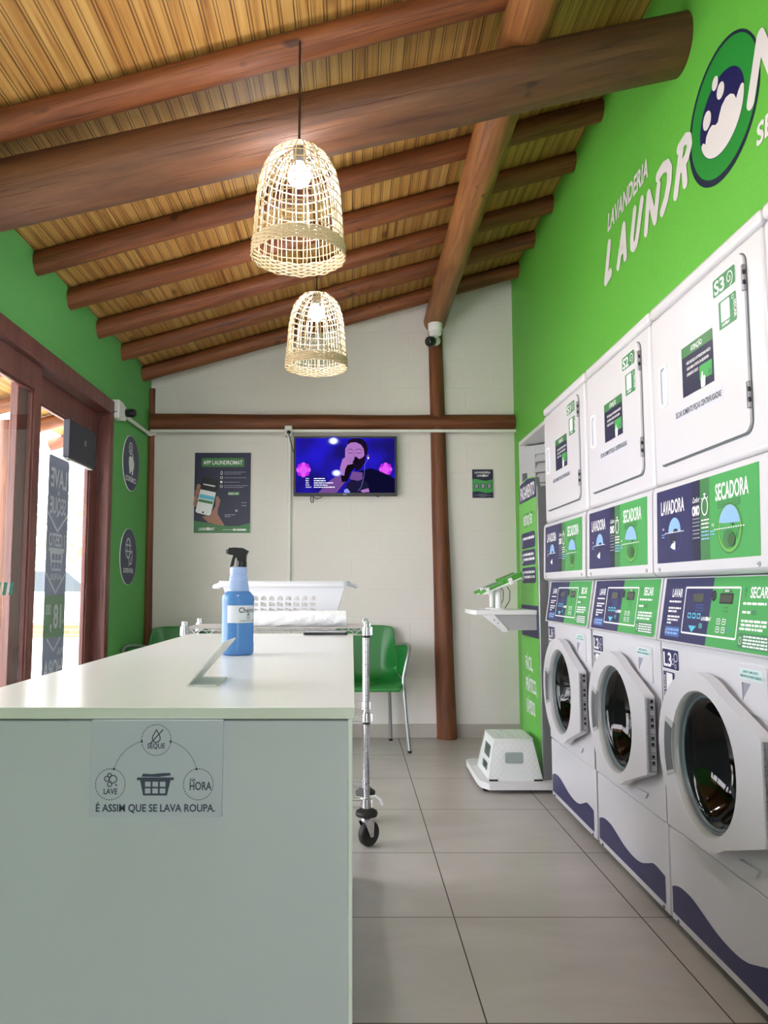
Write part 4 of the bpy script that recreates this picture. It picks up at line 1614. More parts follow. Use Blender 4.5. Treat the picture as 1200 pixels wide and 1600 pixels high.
# ================================================================== woven pendant lamps
def pendant(y, top_z, label, seed):
    x = -0.176
    z0 = 2.139
    K = 1.12
    t = thing('pendant_lamp', (x, y, z0), label, 'lamp', 'woven pendant lamps')
    t.scale = (K, K, K)
    rg = random.Random(seed)
    ztop = (top_z - z0) / K
    # bell profile: radius at height
    prof = [(0.136, 0.0), (0.134, 0.03), (0.131, 0.07), (0.127, 0.13), (0.122, 0.19), (0.114, 0.235), (0.102, 0.27), (0.084, 0.30), (0.060, 0.322), (0.032, 0.334), (0.010, 0.337)]

    def rad(h):
        for (r0, h0), (r1, h1) in zip(prof, prof[1:]):
            if h0 <= h <= h1:
                return r0 + (r1 - r0) * (h - h0) / (h1 - h0)
        return prof[-1][0]
    b = M()
    nr = 56
    for i in range(nr):
        a = 2 * PI * i / nr + rg.uniform(-0.03, 0.03)
        j = rg.uniform(-0.02, 0.02)
        top = len(prof) if i % 2 == 0 else len(prof) - 2
        b.tube([((r_ + 0.0006 * rg.uniform(-1, 1)) * math.cos(a + j * q), (r_) * math.sin(a + j * q), h) for q, (r_, h) in enumerate(prof[:top])], 0.0016, RATTAN, 5)
    hs = [0.050, 0.078, 0.108, 0.138, 0.168, 0.196, 0.222, 0.246, 0.268, 0.286, 0.302, 0.316, 0.327]
    for q, h in enumerate(hs):
        n = 48
        ph = rg.uniform(0, 6)
        b.tube([((rad(h) + 0.0016 + 0.0008 * math.sin(22 * 2 * PI * i / n)) * math.cos(2 * PI * i / n), (rad(h) + 0.0016 + 0.0008 * math.sin(22 * 2 * PI * i / n)) * math.sin(2 * PI * i / n),
                 h + 0.003 * math.sin(2 * PI * i / n * 2 + ph)) for i in range(n)], 0.0017, RATTAN, 5, closed=True)
    sh = b.build('shade', t, ang=60)
    b = M()
    for q in range(8):     # tightly woven rim band
        h = -0.004 + q * 0.0054
        n = 88
        s_ = 1 if q % 2 else -1
        b.tube([((0.1365 - h * 0.05 + s_ * 0.0022 * math.cos(22 * 2 * PI * i / n)) * math.cos(2 * PI * i / n), (0.1365 - h * 0.05 + s_ * 0.0022 * math.cos(22 * 2 * PI * i / n)) * math.sin(2 * PI * i / n),
                 h + rg.uniform(-0.0008, 0.0008) + 0.0015 * math.sin(11 * 2 * PI * i / n)) for i in range(n)], 0.0028, RATTAN, 5, closed=True)
    b.build('rim_band', t, ang=60)
    b = M()
    b.tube([(0, 0, 0.30), (0, 0, ztop)], 0.0032, CORD, 8)
    b.build('cord', t)
    b = M()
    b.lathe([(0.006, 0.345), (0.018, 0.338), (0.020, 0.30), (0.017, 0.285)], (0, 0, 0), BLACK, n=18)
    b.build('socket', t)
    b = M()
    pr = [(0.016, 0.284)]
    for i in range(12):
        a = R(28 + 152 * i / 11)
        pr.append((0.034 * math.sin(a), 0.245 + 0.034 * math.cos(a)))
    b.lathe(pr, (0, 0, 0), BULB, n=24)
    b.build('bulb', t)


pendant(2.43, zc(-0.176) - 0.085, 'nearer and larger-looking woven rattan pendant lamp with a lit bulb', 1)
pendant(3.70, zc(-0.176), 'farther woven rattan pendant lamp with a lit bulb, in front of the white back wall', 2)

# ================================================================== right wall lettering
t = thing('wall_logo', (XR, 2.75, 2.45), 'white and green painted laundry logo with round bubble emblem on the right green wall', 'wall lettering')
fr = (V(0, -2.75, -2.45), -Y_, Z_, -X_)
b = M().gfx(fr, 0.0015, 0.0004)
LW = pm('logo_white', (222, 218, 222), 0.55)
sw_ = 0.046


def st(pts, k=3, w_=sw_):
    b.stroke([(-p[0], p[1]) for p in pts], w_, LW, k)


st([(3.388, 2.625), (3.448, 2.474), (3.385, 2.486)])
st([(3.282, 2.474), (3.200, 2.618), (3.194, 2.478)], w_=0.042)
st([(3.245, 2.522), (3.200, 2.522)], w_=0.034)
st([(3.070, 2.624), (3.112, 2.52), (3.112, 2.486), (3.092, 2.474), (3.066, 2.482), (3.046, 2.512), (2.990, 2.626)], w_=0.040)
st([(2.960, 2.476), (2.920, 2.614), (2.868, 2.480), (2.822, 2.595)], w_=0.040)
st([(2.824, 2.634), (2.775, 2.642), (2.735, 2.630), (2.718, 2.600), (2.728, 2.555), (2.760, 2.508), (2.796, 2.480)], w_=0.044)
st([(2.676, 2.480), (2.616, 2.620)], w_=0.042)
st([(2.634, 2.632), (2.580, 2.638), (2.553, 2.622), (2.550, 2.596), (2.575, 2.567), (2.626, 2.556)], w_=0.040)
st([(2.604, 2.560), (2.596, 2.482)], w_=0.040)
for pts in ([(2.148, 2.486), (2.080, 2.640), (2.030, 2.51), (1.945, 2.640), (1.960, 2.486)], [(1.905, 2.478), (1.820, 2.63), (1.805, 2.478)], [(1.865, 2.52), (1.815, 2.52)],
            [(1.78, 2.63), (1.62, 2.63)], [(1.70, 2.625), (1.735, 2.482)]):
    st(pts)
b.text('LAVANDERIA', -3.405, 2.692, 0.078, LW, 0.485, 2, 'l', 0.03, 0.22)
b.text('SE', -2.13, 2.335, 0.062, LW, 0.085, 2, 'l', 0.03, 0.15)
EN = pm('logo_navy', (20, 22, 84), 0.5)
EG = pm('logo_green', (30, 138, 52), 0.5)
cy_, cz_ = -2.33, 2.57
b.ell(cy_ + 0.006, cz_, 0.234, 0.220, pm('logo_outline', (18, 34, 60), 0.5), 0, 64)
b.ell(cy_ + 0.012, cz_ + 0.004, 0.220, 0.203, EG, 1, 64)
b.ell(cy_ + 0.005, 2.564, 0.147, 0.126, EN, 2, 48)
for (y, z, r_) in ((2.353, 2.687, 0.021), (2.320, 2.640, 0.025), (2.417, 2.600, 0.029)):
    b.ell(-y, z, r_, r_ * 1.05, LW, 4, 24)
foam = []
for i in range(31):     # lower arc of the inner disc
    a = R(-164 + 165 * i / 30)
    foam.append((cy_ + 0.005 + 0.145 * math.cos(a), 2.564 + 0.124 * math.sin(a)))
foam += [(-2.186, 2.574), (-2.195, 2.577), (-2.212, 2.568), (-2.228, 2.552), (-2.240, 2.574), (-2.262, 2.590), (-2.290, 2.596), (-2.318, 2.586), (-2.334, 2.568),
         (-2.346, 2.550), (-2.362, 2.550), (-2.384, 2.564), (-2.406, 2.562), (-2.426, 2.550), (-2.436, 2.528), (-2.450, 2.541), (-2.463, 2.538)]
b.poly(foam, LW, 3)
b.build('lettering', t, ang=0)

# ================================================================== louvred door behind the kiosk
ang_l = math.atan2(-0.676, 0.737)
t = thing('louver_door', (1.205, 5.265, 0.012), 'white louvred door standing open behind the payment kiosk, beside the machine row', 'door', None, ang_l)
b = M()
for (x0, x1, z0, z1) in ((0, 0.085, 0, 2.02), (0.50, 0.58, 0, 2.02), (0.085, 0.50, 1.955, 2.02), (0.085, 0.50, 0, 0.10)):
    b.box(x0, x1, -0.012, 0.018, z0, z1, LOUVER)
b.build('frame', t, bevel=0.003)
b = M()
for i in range(26):
    z = 0.10 + i * 0.0722
    b.add([(0.08, -0.022, z - 0.004), (0.505, -0.022, z - 0.004), (0.505, 0.016, z + 0.066), (0.08, 0.016, z + 0.066),
           (0.08, -0.018, z - 0.006), (0.505, -0.018, z - 0.006), (0.505, 0.020, z + 0.064), (0.08, 0.020, z + 0.064)],
          [(0, 1, 2, 3), (4, 7, 6, 5), (0, 4, 5, 1), (3, 2, 6, 7), (0, 3, 7, 4), (1, 5, 6, 2)], LOUVER)
b.build('slats', t, ang=0)
for z in (0.25, 1.0, 1.78):
    b = M()
    b.box(-0.012, 0.02, -0.020, -0.010, z - 0.05, z + 0.05, GREYPL)
    b.build('hinge', t)

# ================================================================== payment kiosk
KX, KY0, KY1 = 1.0, 4.10, 4.53
t = thing('payment_kiosk', (KX, (KY0 + KY1) / 2, 0), 'green PAGAMENTO payment stand with white shelf and base in the right back corner', 'kiosk')
yh = (KY1 - KY0) / 2
b = M()
b.prism([(-0.30, -0.30), (0.10, -0.30), (0.10, 0.28), (-0.30, 0.28), (-0.335, 0.25), (-0.34, -0.18), (-0.335, -0.24)][::1], (V(0, 0, 0), X_, Y_, Z_), 0.022, 0.056, METALW)
p_ = b.build('base_plate', t, bevel=0.006)
for (x, y) in ((-0.30, -0.22), (-0.31, 0.22), (0.06, -0.24), (0.06, 0.24)):
    b = M()
    b.lathe([(0.016, 0), (0.018, 0.004), (0.018, 0.022)], (x, y, 0), RUBBER, n=14)
    b.build('foot', p_)
for y in (-yh, yh):
    b = M()
    b.box(-0.004, 0.046, y - 0.012, y + 0.012, 0.056, 1.60, ALU)
    b.build('frame_post', t, bevel=0.003)
b = M()
yy = [yh - i / 12 * 2 * yh for i in range(13)]
top = [(-y, 1.655 + 0.02 * math.sin(PI * i / 12)) for i, y in enumerate(yy)]
outl = [(-yh + 0.010, 0.058), (yh - 0.010, 0.058), (yh - 0.010, 1.60), (yh - 0.03, 1.652)] + [(yh - 0.04 - i / 10 * (2 * yh - 0.08), 1.655 + 0.018 * math.sin(PI * i / 10)) for i in range(11)] + [(-yh + 0.03, 1.652), (-yh + 0.010, 1.60)]
b.prism(outl, (V(0, 0, 0), -Y_, Z_, -X_), -0.02, 0.004, GREEN_K, mside=ALU)
b.build('panel', t)
b = M().gfx((V(-0.004, 0, 0), -Y_, Z_, -X_), 0.0004, 0.0003)
w2 = yh - 0.012
b.poly([(-w2, 1.545), (w2, 1.545), (w2, 1.60), (w2 - 0.02, 1.65), (0, 1.668), (-w2 + 0.02, 1.65), (-w2, 1.60)], NAVY, 1)
b.text('PAGAMENTO', 0, 1.562, 0.075, WHITE, 0.35, 2)
b.frame(-0.115, 1.395, 0.115, 1.475, 0.004, GREEN_D, 1, 0.012)
b.text('INSTRUÇÕES', 0, 1.410, 0.052, WHITE, 0.21, 2, 'c', 0.035)
for i, (z0, z1) in enumerate(((1.275, 1.365), (1.178, 1.266), (1.078, 1.167))):
    b.rrect(-0.165, z0, 0.165, z1, 0.025, NAVY, 1)
    b.text(str(i + 1), -0.145, z0 + 0.018, 0.052, WHITE, None, 2)
    b.bars(-0.12, 0.14, [z0 + 0.05] if i == 0 else [z0 + 0.055, z0 + 0.028], 0.014, WHITE, 2, seed=i + 30)
b.rect(-w2, 0.78, w2, 0.955, NAVY, 1)
b.text('FÁCIL,', -0.12, 0.595, 0.075, WHITE, 0.17, 2, 'l')
b.text('PRÁTICO,', -0.12, 0.475, 0.075, WHITE, 0.25, 2, 'l')
b.text('RÁPIDO.', -0.12, 0.355, 0.075, WHITE, 0.21, 2, 'l')
b.build('print', t, ang=0)
b = M()
b.prism([(-0.345, -0.16), (-0.345, 0.15), (-0.335, 0.165), (-0.004, 0.165), (-0.004, -0.175), (-0.335, -0.175)], (V(0, 0, 0), X_, Y_, Z_), 0.908, 0.932, PLASTIC_W)
sh_ = b.build('shelf', t, bevel=0.004)
b = M()
b.prism([(-0.24, 0.908), (-0.004, 0.908), (-0.004, 0.825), (-0.17, 0.825)], (V(0, -0.16, 0), X_, Z_, -Y_), -0.30, 0.0, SILVERPL)
b.build('bracket_cover', sh_, bevel=0.002)
b = M()
b.prism([(-0.30, 0.905), (-0.235, 0.908), (-0.165, 0.832), (-0.165, 0.815), (-0.195, 0.815), (-0.195, 0.822)], (V(0, -0.166, 0), X_, Z_, -Y_), -0.02, 0.004, PLASTIC_W)
for (x, z) in ((-0.235, 0.88), (-0.215, 0.862)):
    b.lathe([(0.004, 0), (0.003, 0.003)], (x, -0.171, z), STEEL, (0, -1, 0), 8)
b.build('bracket', sh_)


def terminal(y, label):
    t = thing('card_terminal', (0.80, y, 0.9325), label, 'card reader', 'card terminals on the kiosk shelf')
    b = M()
    b.lathe([(0.042, 0), (0.042, 0.006), (0.0165, 0.010), (0.0165, 0.128)], (0, 0, 0), PLASTIC_W, n=24)
    b.build('post', t)
    a = math.atan2(0.097, 0.23)
    u = V(math.cos(a), 0, math.sin(a))
    nrm = V(-math.sin(a), 0, math.cos(a))
    fr = (V(0.02, 0, 0.126), u, Y_, nrm)
    b = M()
    b.prism(rr(-0.115, -0.042, 0.115, 0.042, 0.012), fr, 0.0, 0.008, PLASTIC_W)
    for x in (-0.085, 0.05):
        for sg in (-1, 1):
            c = fr[0] + u * x + Y_ * (sg * 0.044) + nrm * 0.010
            b.obox(c, u, Y_, nrm, 0.010, 0.006, 0.018, PLASTIC_W)
    b.build('holder', t, bevel=0.002)
    b = M()
    b.prism(rr(-0.125, -0.038, 0.030, 0.038, 0.010), fr, 0.008, 0.022, TERMG)
    b.prism(rr(0.020, -0.040, 0.125, 0.040, 0.012), fr, 0.008, 0.036, TERMG)
    dv = b.build('device', t, bevel=0.004)
    b = M()
    b.prism(rr(0.035, -0.032, 0.100, 0.032, 0.004), fr, 0.0362, 0.0368, CARGL)
    b.build('screen', dv)
    b = M()
    for i in range(4):
        for j in range(3):
            b.prism(rr(-0.105 + i * 0.030, -0.03 + j * 0.021, -0.085 + i * 0.030, -0.015 + j * 0.021, 0.003), fr, 0.0222, 0.0245, GREYT)
    b.build('keypad', dv)
    b = M()
    b.tube([(0.05, 0.0, 0.125), (0.062, -0.012, 0.10), (0.058, -0.018, 0.05), (0.03, -0.02, 0.006)], 0.0022, BLACK, 6)
    b.build('cable', t)


terminal(4.205, 'nearer green card terminal on a white post on the kiosk shelf')
terminal(4.385, 'farther green card terminal on a white post on the kiosk shelf, against the wall')

# step stool on the kiosk base
t = thing('step_stool', (0.848, 4.245, 0.0562), 'white folding plastic step stool standing on the kiosk base plate', 'stool')
tw_, tl, bw_, bl, H_ = 0.106, 0.135, 0.142, 0.182, 0.205
b = M()
holes = []
for side_ in (-1, 1):
    for i in range(3):
        for j in range(6):
            cx = side_ * (0.026 + i * 0.026)
            cy2 = -0.10 + j * 0.04
            holes.append(rr(cx - 0.009, cy2 - 0.013, cx + 0.009, cy2 + 0.013, 0.005, 2))
b.prism(rr(-tw_, -tl, tw_, tl, 0.012), (V(0, 0, 0), X_, Y_, Z_), H_ - 0.010, H_, STOOLM, holes)
b.prism(rr(-tw_, -tl, tw_, tl, 0.012), (V(0, 0, 0), X_, Y_, Z_), H_ - 0.02, H_ - 0.010, STOOLM, [rr(-tw_ + 0.006, -tl + 0.006, tw_ - 0.006, tl - 0.006, 0.008)])
b.build('top', t)
STP = make_plaster('stool_pattern', (230, 236, 233), (222, 229, 226), 0.0, 0.4)
for sg in (-1, 1):
    b = M()
    hh_ = H_ - 0.015
    s2 = math.hypot(hh_, bl - tl)
    up = V(0, (bl - tl) / s2 * -sg, hh_ / s2)
    U_ = X_ * sg
    fr = (V(0, -bl * 1.0 * -sg * -1 if False else sg * -bl, 0), U_ if sg > 0 else U_, up if sg > 0 else up, V(0, -sg, 0))
    fr = (V(0, -sg * bl, 0), X_ * sg, V(0, sg * (bl - tl) / s2, hh_ / s2), V(0, -sg * hh_ / s2, (bl - tl) / s2))
    b.prism([(-bw_, 0), (bw_, 0), (tw_ - 0.002, s2), (-tw_ + 0.002, s2)], fr, -0.006, 0, STOOLM, [rr(-0.048, 0.085, 0.048, 0.142, 0.010), rr(-0.055, 0.012, 0.055, 0.045, 0.006)])
    b.prism(rr(-0.055, 0.008, 0.055, 0.048, 0.006), fr, -0.005, -0.002, STOOLM)
    # raised lattice
    for q in range(-9, 12):
        for dd in (-1, 1):
            pts = []
            for s_ in range(0, 25):
                v = 0.006 + s_ / 24 * (s2 - 0.016)
                u = q * 0.030 + dd * (v - 0.1) * 0.9
                lim = bw_ + (tw_ - bw_) * v / s2 - 0.008
                inside_hole = (abs(u) < 0.056 and 0.078 < v < 0.150) or (abs(u) < 0.062 and v < 0.055)
                if abs(u) < lim and not inside_hole:
                    pts.append(fr[0] + fr[1] * u + fr[2] * v + fr[3] * 0.0006)
                else:
                    if len(pts) > 1:
                        b.tube(pts, 0.0021, PLASTIC_W, 4)
                    pts = []
            if len(pts) > 1:
                b.tube(pts, 0.0021, PLASTIC_W, 4)
    lp = b.build('leg_panel', t)
    for x in (-bw_ + 0.026, bw_ - 0.026):
        b = M()
        b.box(x - 0.022, x + 0.022, -sg * bl - 0.007, -sg * bl + 0.004, -0.0, 0.008, RUBBER)
        b.build('foot_pad', lp)
    # folding side
    b = M()
    s3 = math.hypot(hh_, bw_ - tw_)
    fr = (V(sg * bw_, 0, 0), Y_ * sg, V(-sg * (bw_ - tw_) / s3, 0, hh_ / s3), V(sg * hh_ / s3, 0, (bw_ - tw_) / s3))
    b.prism([(-bl + 0.01, 0), (bl - 0.01, 0), (tl - 0.01, s3), (-tl + 0.01, s3)], fr, -0.009, -0.004, STOOLM,
            [rr(-0.075, 0.03, 0.075, 0.068, 0.006), rr(-0.085, 0.095, 0.085, 0.16, 0.01)])
    b.build('side_panel', t)


# ================================================================== stacked washers and dryers
MW = 0.690
XF_D, XF_W = 0.985, 0.985
CXM = 1.33
DZ = 1.086
UC = 0.361, 0.585    # washer door centre (u, z)


def fu(xf, z0=0.0):
    return (V(xf - CXM, MW / 2, -z0), -Y_, Z_, -X_)


def fo(xf, du, z0=0.0):
    return (V(xf - CXM, MW / 2 - du, -z0), -Y_, Z_, -X_)


def bxu(b, u0, u1, X0, X1, z0, z1, m, zoff=0.0):
    b.box(X0 - CXM, X1 - CXM, MW / 2 - u1, MW / 2 - u0, z0 - zoff, z1 - zoff, m)


def dryer(yl, num, label):
    t = thing('tumble_dryer', (CXM, yl - MW / 2, DZ), label, 'dryer', 'white tumble dryers stacked on the washers')
    z = DZ
    b = M()
    bxu(b, 0, MW, XF_D, 1.72, 1.377, 1.924, ENAMEL, z)
    b.build('cabinet', t, bevel=0.014, seg=3)
    b = M()
    bxu(b, 0, MW, XF_D - 0.003, 1.72, 1.9265, 1.967, ENAMEL, z)
    b.build('top_cap', t, bevel=0.014, seg=3)
    # lower front with the lint panel, bulging forward
    b = M()
    prof = [(XF_D, 1.374), (XF_D - 0.007, 1.364), (XF_D - 0.010, 1.352), (XF_D - 0.016, 1.125), (XF_D - 0.016, 1.100), (XF_D - 0.008, DZ + 0.003), (XF_D + 0.01, DZ), (1.72, DZ), (1.72, 1.374)]
    b.prism([(p[0] - CXM, p[1] - z) for p in prof], (V(0, -MW / 2, 0), X_, Z_, -Y_), -MW, 0, ENAMEL)
    lp = b.build('lower_panel', t, bevel=0.008)
    for u in (0.05, MW - 0.05):
        b = M()
        b.lathe([(0.007, 0), (0.006, 0.003)], (XF_D - 0.016 - CXM, MW / 2 - u, 1.108 - z), SILVERPL, (-1, 0, 0), 12)
        b.box(XF_D - 0.0195 - CXM, XF_D - 0.017 - CXM, MW / 2 - u - 0.005, MW / 2 - u + 0.005, 1.107 - z, 1.109 - z, GREYPL)
        b.build('screw', lp)
    # door
    du0, du1, dz0, dz1 = 0.042, 0.600, 1.430, 1.888
    b = M()
    b.prism(rr(du0 - 0.005, dz0 - 0.006, du1 + 0.004, dz1 + 0.003, 0.034), fo(XF_D, 0.013, z - 0.005), 0.0005, 0.002, GASKET)
    b.build('door_gasket', t)
    b = M()
    hu0, hu1, hz0, hz1 = 0.066, 0.128, 1.608, 1.742
    hole = [rr(hu0 + 0.010, hz0 + 0.010, hu1 - 0.010, hz1 - 0.010, 0.014)]
    b.prism(rr(du0, dz0, du1, dz1, 0.030), fo(XF_D, 0.013, z - 0.005), 0.002, 0.008, ENAMEL, hole)
    d = b.build('door', t, bevel=0.0025)
    b = M()
    b.prism(rr(hu0, hz0, hu1, hz1, 0.012), fo(XF_D, 0.013, z - 0.005), 0.0082, 0.0105, PLASTIC_W, hole)
    b.prism(rr(hu0 + 0.010, hz0 + 0.010, hu1 - 0.010, hz1 - 0.010, 0.014), fo(XF_D, 0.013, z - 0.005), 0.0021, 0.004, LILAC)
    b.build('handle', d, bevel=0.002)
    for zz in (1.823, 1.525):
        b = M()
        bxu(b, 0.606, 0.616, XF_D - 0.011, XF_D - 0.001, zz - 0.034, zz + 0.034, STEEL, z)
        bxu(b, 0.612, 0.6165, XF_D - 0.0112, XF_D - 0.003, zz - 0.020, zz - 0.006, BLACK, z)
        bxu(b, 0.612, 0.6165, XF_D - 0.0112, XF_D - 0.003, zz + 0.006, zz + 0.020, BLACK, z)
        b.build('hinge', d, bevel=0.002)
    if not num:
        return
    # printed stickers
    f = fo(XF_D - 0.0082, 0.013, z - 0.005)
    b = M().gfx(f, 0.0006, 0.0003)
    b.rrect(0.440, 1.820, 0.564, 1.873, 0.008, WHITE, 0)
    b.rrect(0.442, 1.822, 0.562, 1.871, 0.007, TAGGREEN, 1)
    b.text(num, 0.478, 1.828, 0.037, WHITE, 0.055, 2)
    sp = [(0.532 + (0.004 + 0.0014 * i) * math.cos(-i * 0.62 + 1.0) * 0.85, 1.846 + (0.004 + 0.0014 * i) * math.sin(-i * 0.62 + 1.0) * 0.95) for i in range(15)]
    b.stroke(sp, 0.0030, WHITE, 2)
    lab(b.build('number_tag', d, ang=0), 'green number tag ' + num)
    b = M().gfx(f, 0.0006, 0.0003)
    b.rrect(0.468, 1.724, 0.562, 1.802, 0.003, WHITE, 0)
    b.rrect(0.469, 1.725, 0.561, 1.801, 0.003, TAGGREEN, 1)
    b.rrect(0.482, 1.742, 0.528, 1.796, 0.004, WHITE, 2)
    b.text('SECAR', 0.550, 1.780, 0.011, WHITE, 0.046, 2, 'l', 0.02, rot=-90)
    b.ring(0.546, 1.790, 0.006, 0.006, 0.0015, WHITE, 2, 14)
    mini_logo(b, 0.484, 1.731, 0.042, WHITE, 2)
    lab(b.build('instruction_tag', d, ang=0), 'green SECAR tag')
    b = M().gfx(f, 0.0006, 0.0003)
    b.rect(0.234, 1.602, 0.428, 1.749, NAVY2, 0)
    b.rect(0.234, 1.718, 0.428, 1.749, GREEN_D, 1)
    b.text('ATENÇÃO', 0.331, 1.725, 0.015, WHITE, 0.072, 2)
    b.text('NÃO ESQUEÇA DE PRESSIONAR INÍCIO', 0.266, 1.692, 0.0085, WHITE, 0.150, 2, 'l')
    b.text('CASO ABRA A PORTA DA SECADORA', 0.266, 1.675, 0.0085, WHITE, 0.138, 2, 'l')
    b.text('DURANTE O CICLO', 0.266, 1.658, 0.0085, WHITE, 0.072, 2, 'l')
    b.rrect(0.345, 1.624, 0.420, 1.666, 0.003, GREEN, 1)
    b.rrect(0.398, 1.628, 0.414, 1.642, 0.003, TAGGREEN, 2)
    b.poly([(0.352, 1.604), (0.352, 1.622), (0.360, 1.646), (0.366, 1.646), (0.366, 1.632), (0.376, 1.634), (0.380, 1.626), (0.378, 1.606), (0.372, 1.602), (0.358, 1.602)], WHITE, 3)
    lab(b.build('warning_sticker', d, ang=0), 'navy and green ATENÇÃO sticker')
    b = M().gfx(f, 0.0006, 0.0003)
    b.rect(0.172, 1.540, 0.470, 1.580, LILAC, 0)
    b.text('SECAR SOMENTE PEÇAS CENTRIFUGADAS', 0.321, 1.552, 0.017, BLACKP, 0.284, 1)
    lab(b.build('notice_strip', d, ang=0), 'SECAR SOMENTE PEÇAS CENTRIFUGADAS strip')
    # lint panel print
    xs0, xs1 = 0.033, 0.648
    up = V(0.006, 0, 0.225).normalized()
    f = (V(XF_D - 0.0160 - CXM, MW / 2, 1.127 - z), -Y_, up, -X_)
    b = M().gfx(f, 0.0006, 0.0003)
    ht = 0.226
    b.rect(xs0, 0, 0.335, ht, NAVY, 0)
    b.rect(0.285, 0, 0.335, ht, NAVY2, 1)
    b.rect(0.335, 0, 0.392, ht, GREEN_D, 0)
    b.rect(0.392, 0, xs1, ht, GREEN, 0)
    b.text('LAVADORA', 0.150, 0.150, 0.042, WHITE, 0.168, 2)
    b.text('SECADORA', 0.513, 0.156, 0.045, WHITE, 0.172, 2)
    # washer drum picture
    cx, cz, rx, rz = 0.165, 0.083, 0.050, 0.052
    b.ell(cx, cz, rx, rz, pm('print_blue_dark', (52, 56, 120), 0.4), 1, 40)
    b.ell(cx, cz, rx * 0.90, rz * 0.92, NAVY, 2, 40)
    b.ell(cx, cz + 0.008, rx * 0.86, rz * 0.84, LBLUE, 3, 24, 0, 180)
    b.poly([(cx - 0.03, cz - 0.036), (cx - 0.008, cz - 0.018), (cx + 0.006, cz - 0.02), (cx + 0.004, cz - 0.045), (cx - 0.012, cz - 0.043)], WHITE, 3)
    b.ell(cx - 0.012, cz - 0.010, 0.024, 0.016, NAVY2, 3)
    b.ell(cx + 0.008, cz + 0.012, 0.016, 0.006, NAVY2, 4)
    for i in range(11):
        b.rect(cx - 0.068 + i * 0.0125, cz + 0.006, cx - 0.060 + i * 0.0125, cz + 0.009, WHITE, 5)
    b.text('3/4', cx - 0.083, cz + 0.018, 0.007, WHITE, 0.012, 2)
    b.bars(cx - 0.095, cx - 0.070, [cz + 0.003, cz - 0.005], 0.0035, LBLUE, 2, seed=7)
    b.text('Confort', 0.309, 0.164, 0.016, WHITE, 0.044, 2, 'c', 0.01, 0.3)
    b.text('OMO', 0.309, 0.128, 0.027, WHITE, 0.046, 2, 'c', 0.05)
    b.bars(0.288, 0.332, [0.116, 0.106, 0.096, 0.084, 0.074, 0.062], 0.0035, GREYT, 2, seed=3)
    # stopwatch
    b.ring(0.3635, 0.148, 0.0195, 0.026, 0.0042, WHITE, 2, 32)
    b.rect(0.361, 0.173, 0.366, 0.181, WHITE, 2)
    b.rect(0.357, 0.180, 0.370, 0.184, WHITE, 2)
    b.stroke([(0.378, 0.168), (0.382, 0.172)], 0.003, WHITE, 2)
    b.stroke([(0.349, 0.168), (0.345, 0.172)], 0.003, WHITE, 2)
    b.bars(0.342, 0.388, [0.108, 0.098, 0.087], 0.004, WHITE, 2, seed=5)
    b.bars(0.342, 0.388, [0.076, 0.066, 0.056], 0.004, LBLUE, 2, seed=6)
    # dryer drum picture
    cx, cz, rx, rz = 0.500, 0.077, 0.065, 0.066
    b.rrect(cx - 0.062, cz + 0.056, cx + 0.058, cz + 0.074, 0.004, GREEN_D, 1)
    b.bars(cx - 0.056, cx + 0.052, [cz + 0.067, cz + 0.060], 0.003, GREEN, 2, seed=8)
    b.ring(cx, cz, rx, rz, 0.007, GREEN_D, 2, 44)
    b.ring(cx, cz, rx * 0.93, rz * 0.93, 0.006, pm('print_lime', (120, 180, 80), 0.4), 3, 44)
    b.ell(cx, cz + 0.004, rx * 0.86, rz * 0.86, LBLUE, 4, 30, 8, 168)
    b.poly([(cx - 0.055, cz + 0.018), (cx + 0.055, cz + 0.008), (cx + 0.050, cz - 0.002), (cx - 0.052, cz - 0.002)], GREEN, 5)
    b.ell(cx - 0.005, cz - 0.026, 0.030, 0.024, GREEN_D, 5)
    b.ell(cx + 0.012, cz - 0.030, 0.018, 0.018, pm('print_forest', (60, 96, 56), 0.4), 6)
    for (x0, z0, x1, z1) in ((-0.03, 0.0, 0.0, -0.05), (0.02, 0.0, 0.045, -0.03), (0.05, 0.0, 0.02, -0.04)):
        b.stroke([(cx + x0, cz + z0), (cx + x1, cz + z1)], 0.0016, GREEN_D, 7)
    b.poly([(cx + 0.01, cz + 0.012), (cx + 0.03, cz + 0.010), (cx + 0.022, cz + 0.005)], NAVY2, 7)
    for i in range(13):
        b.rect(cx - 0.078 + i * 0.0125, cz + 0.000, cx - 0.070 + i * 0.0125, cz + 0.003, WHITE, 8)
    b.text('1/2', cx - 0.090, cz + 0.012, 0.007, WHITE, 0.012, 2)
    b.bars(cx - 0.105, cx - 0.080, [cz - 0.003, cz - 0.011], 0.0035, LBLUE, 2, seed=9)
    lab(b.build('printed_panel', lp, ang=0), 'navy and green LAVADORA SECADORA print')


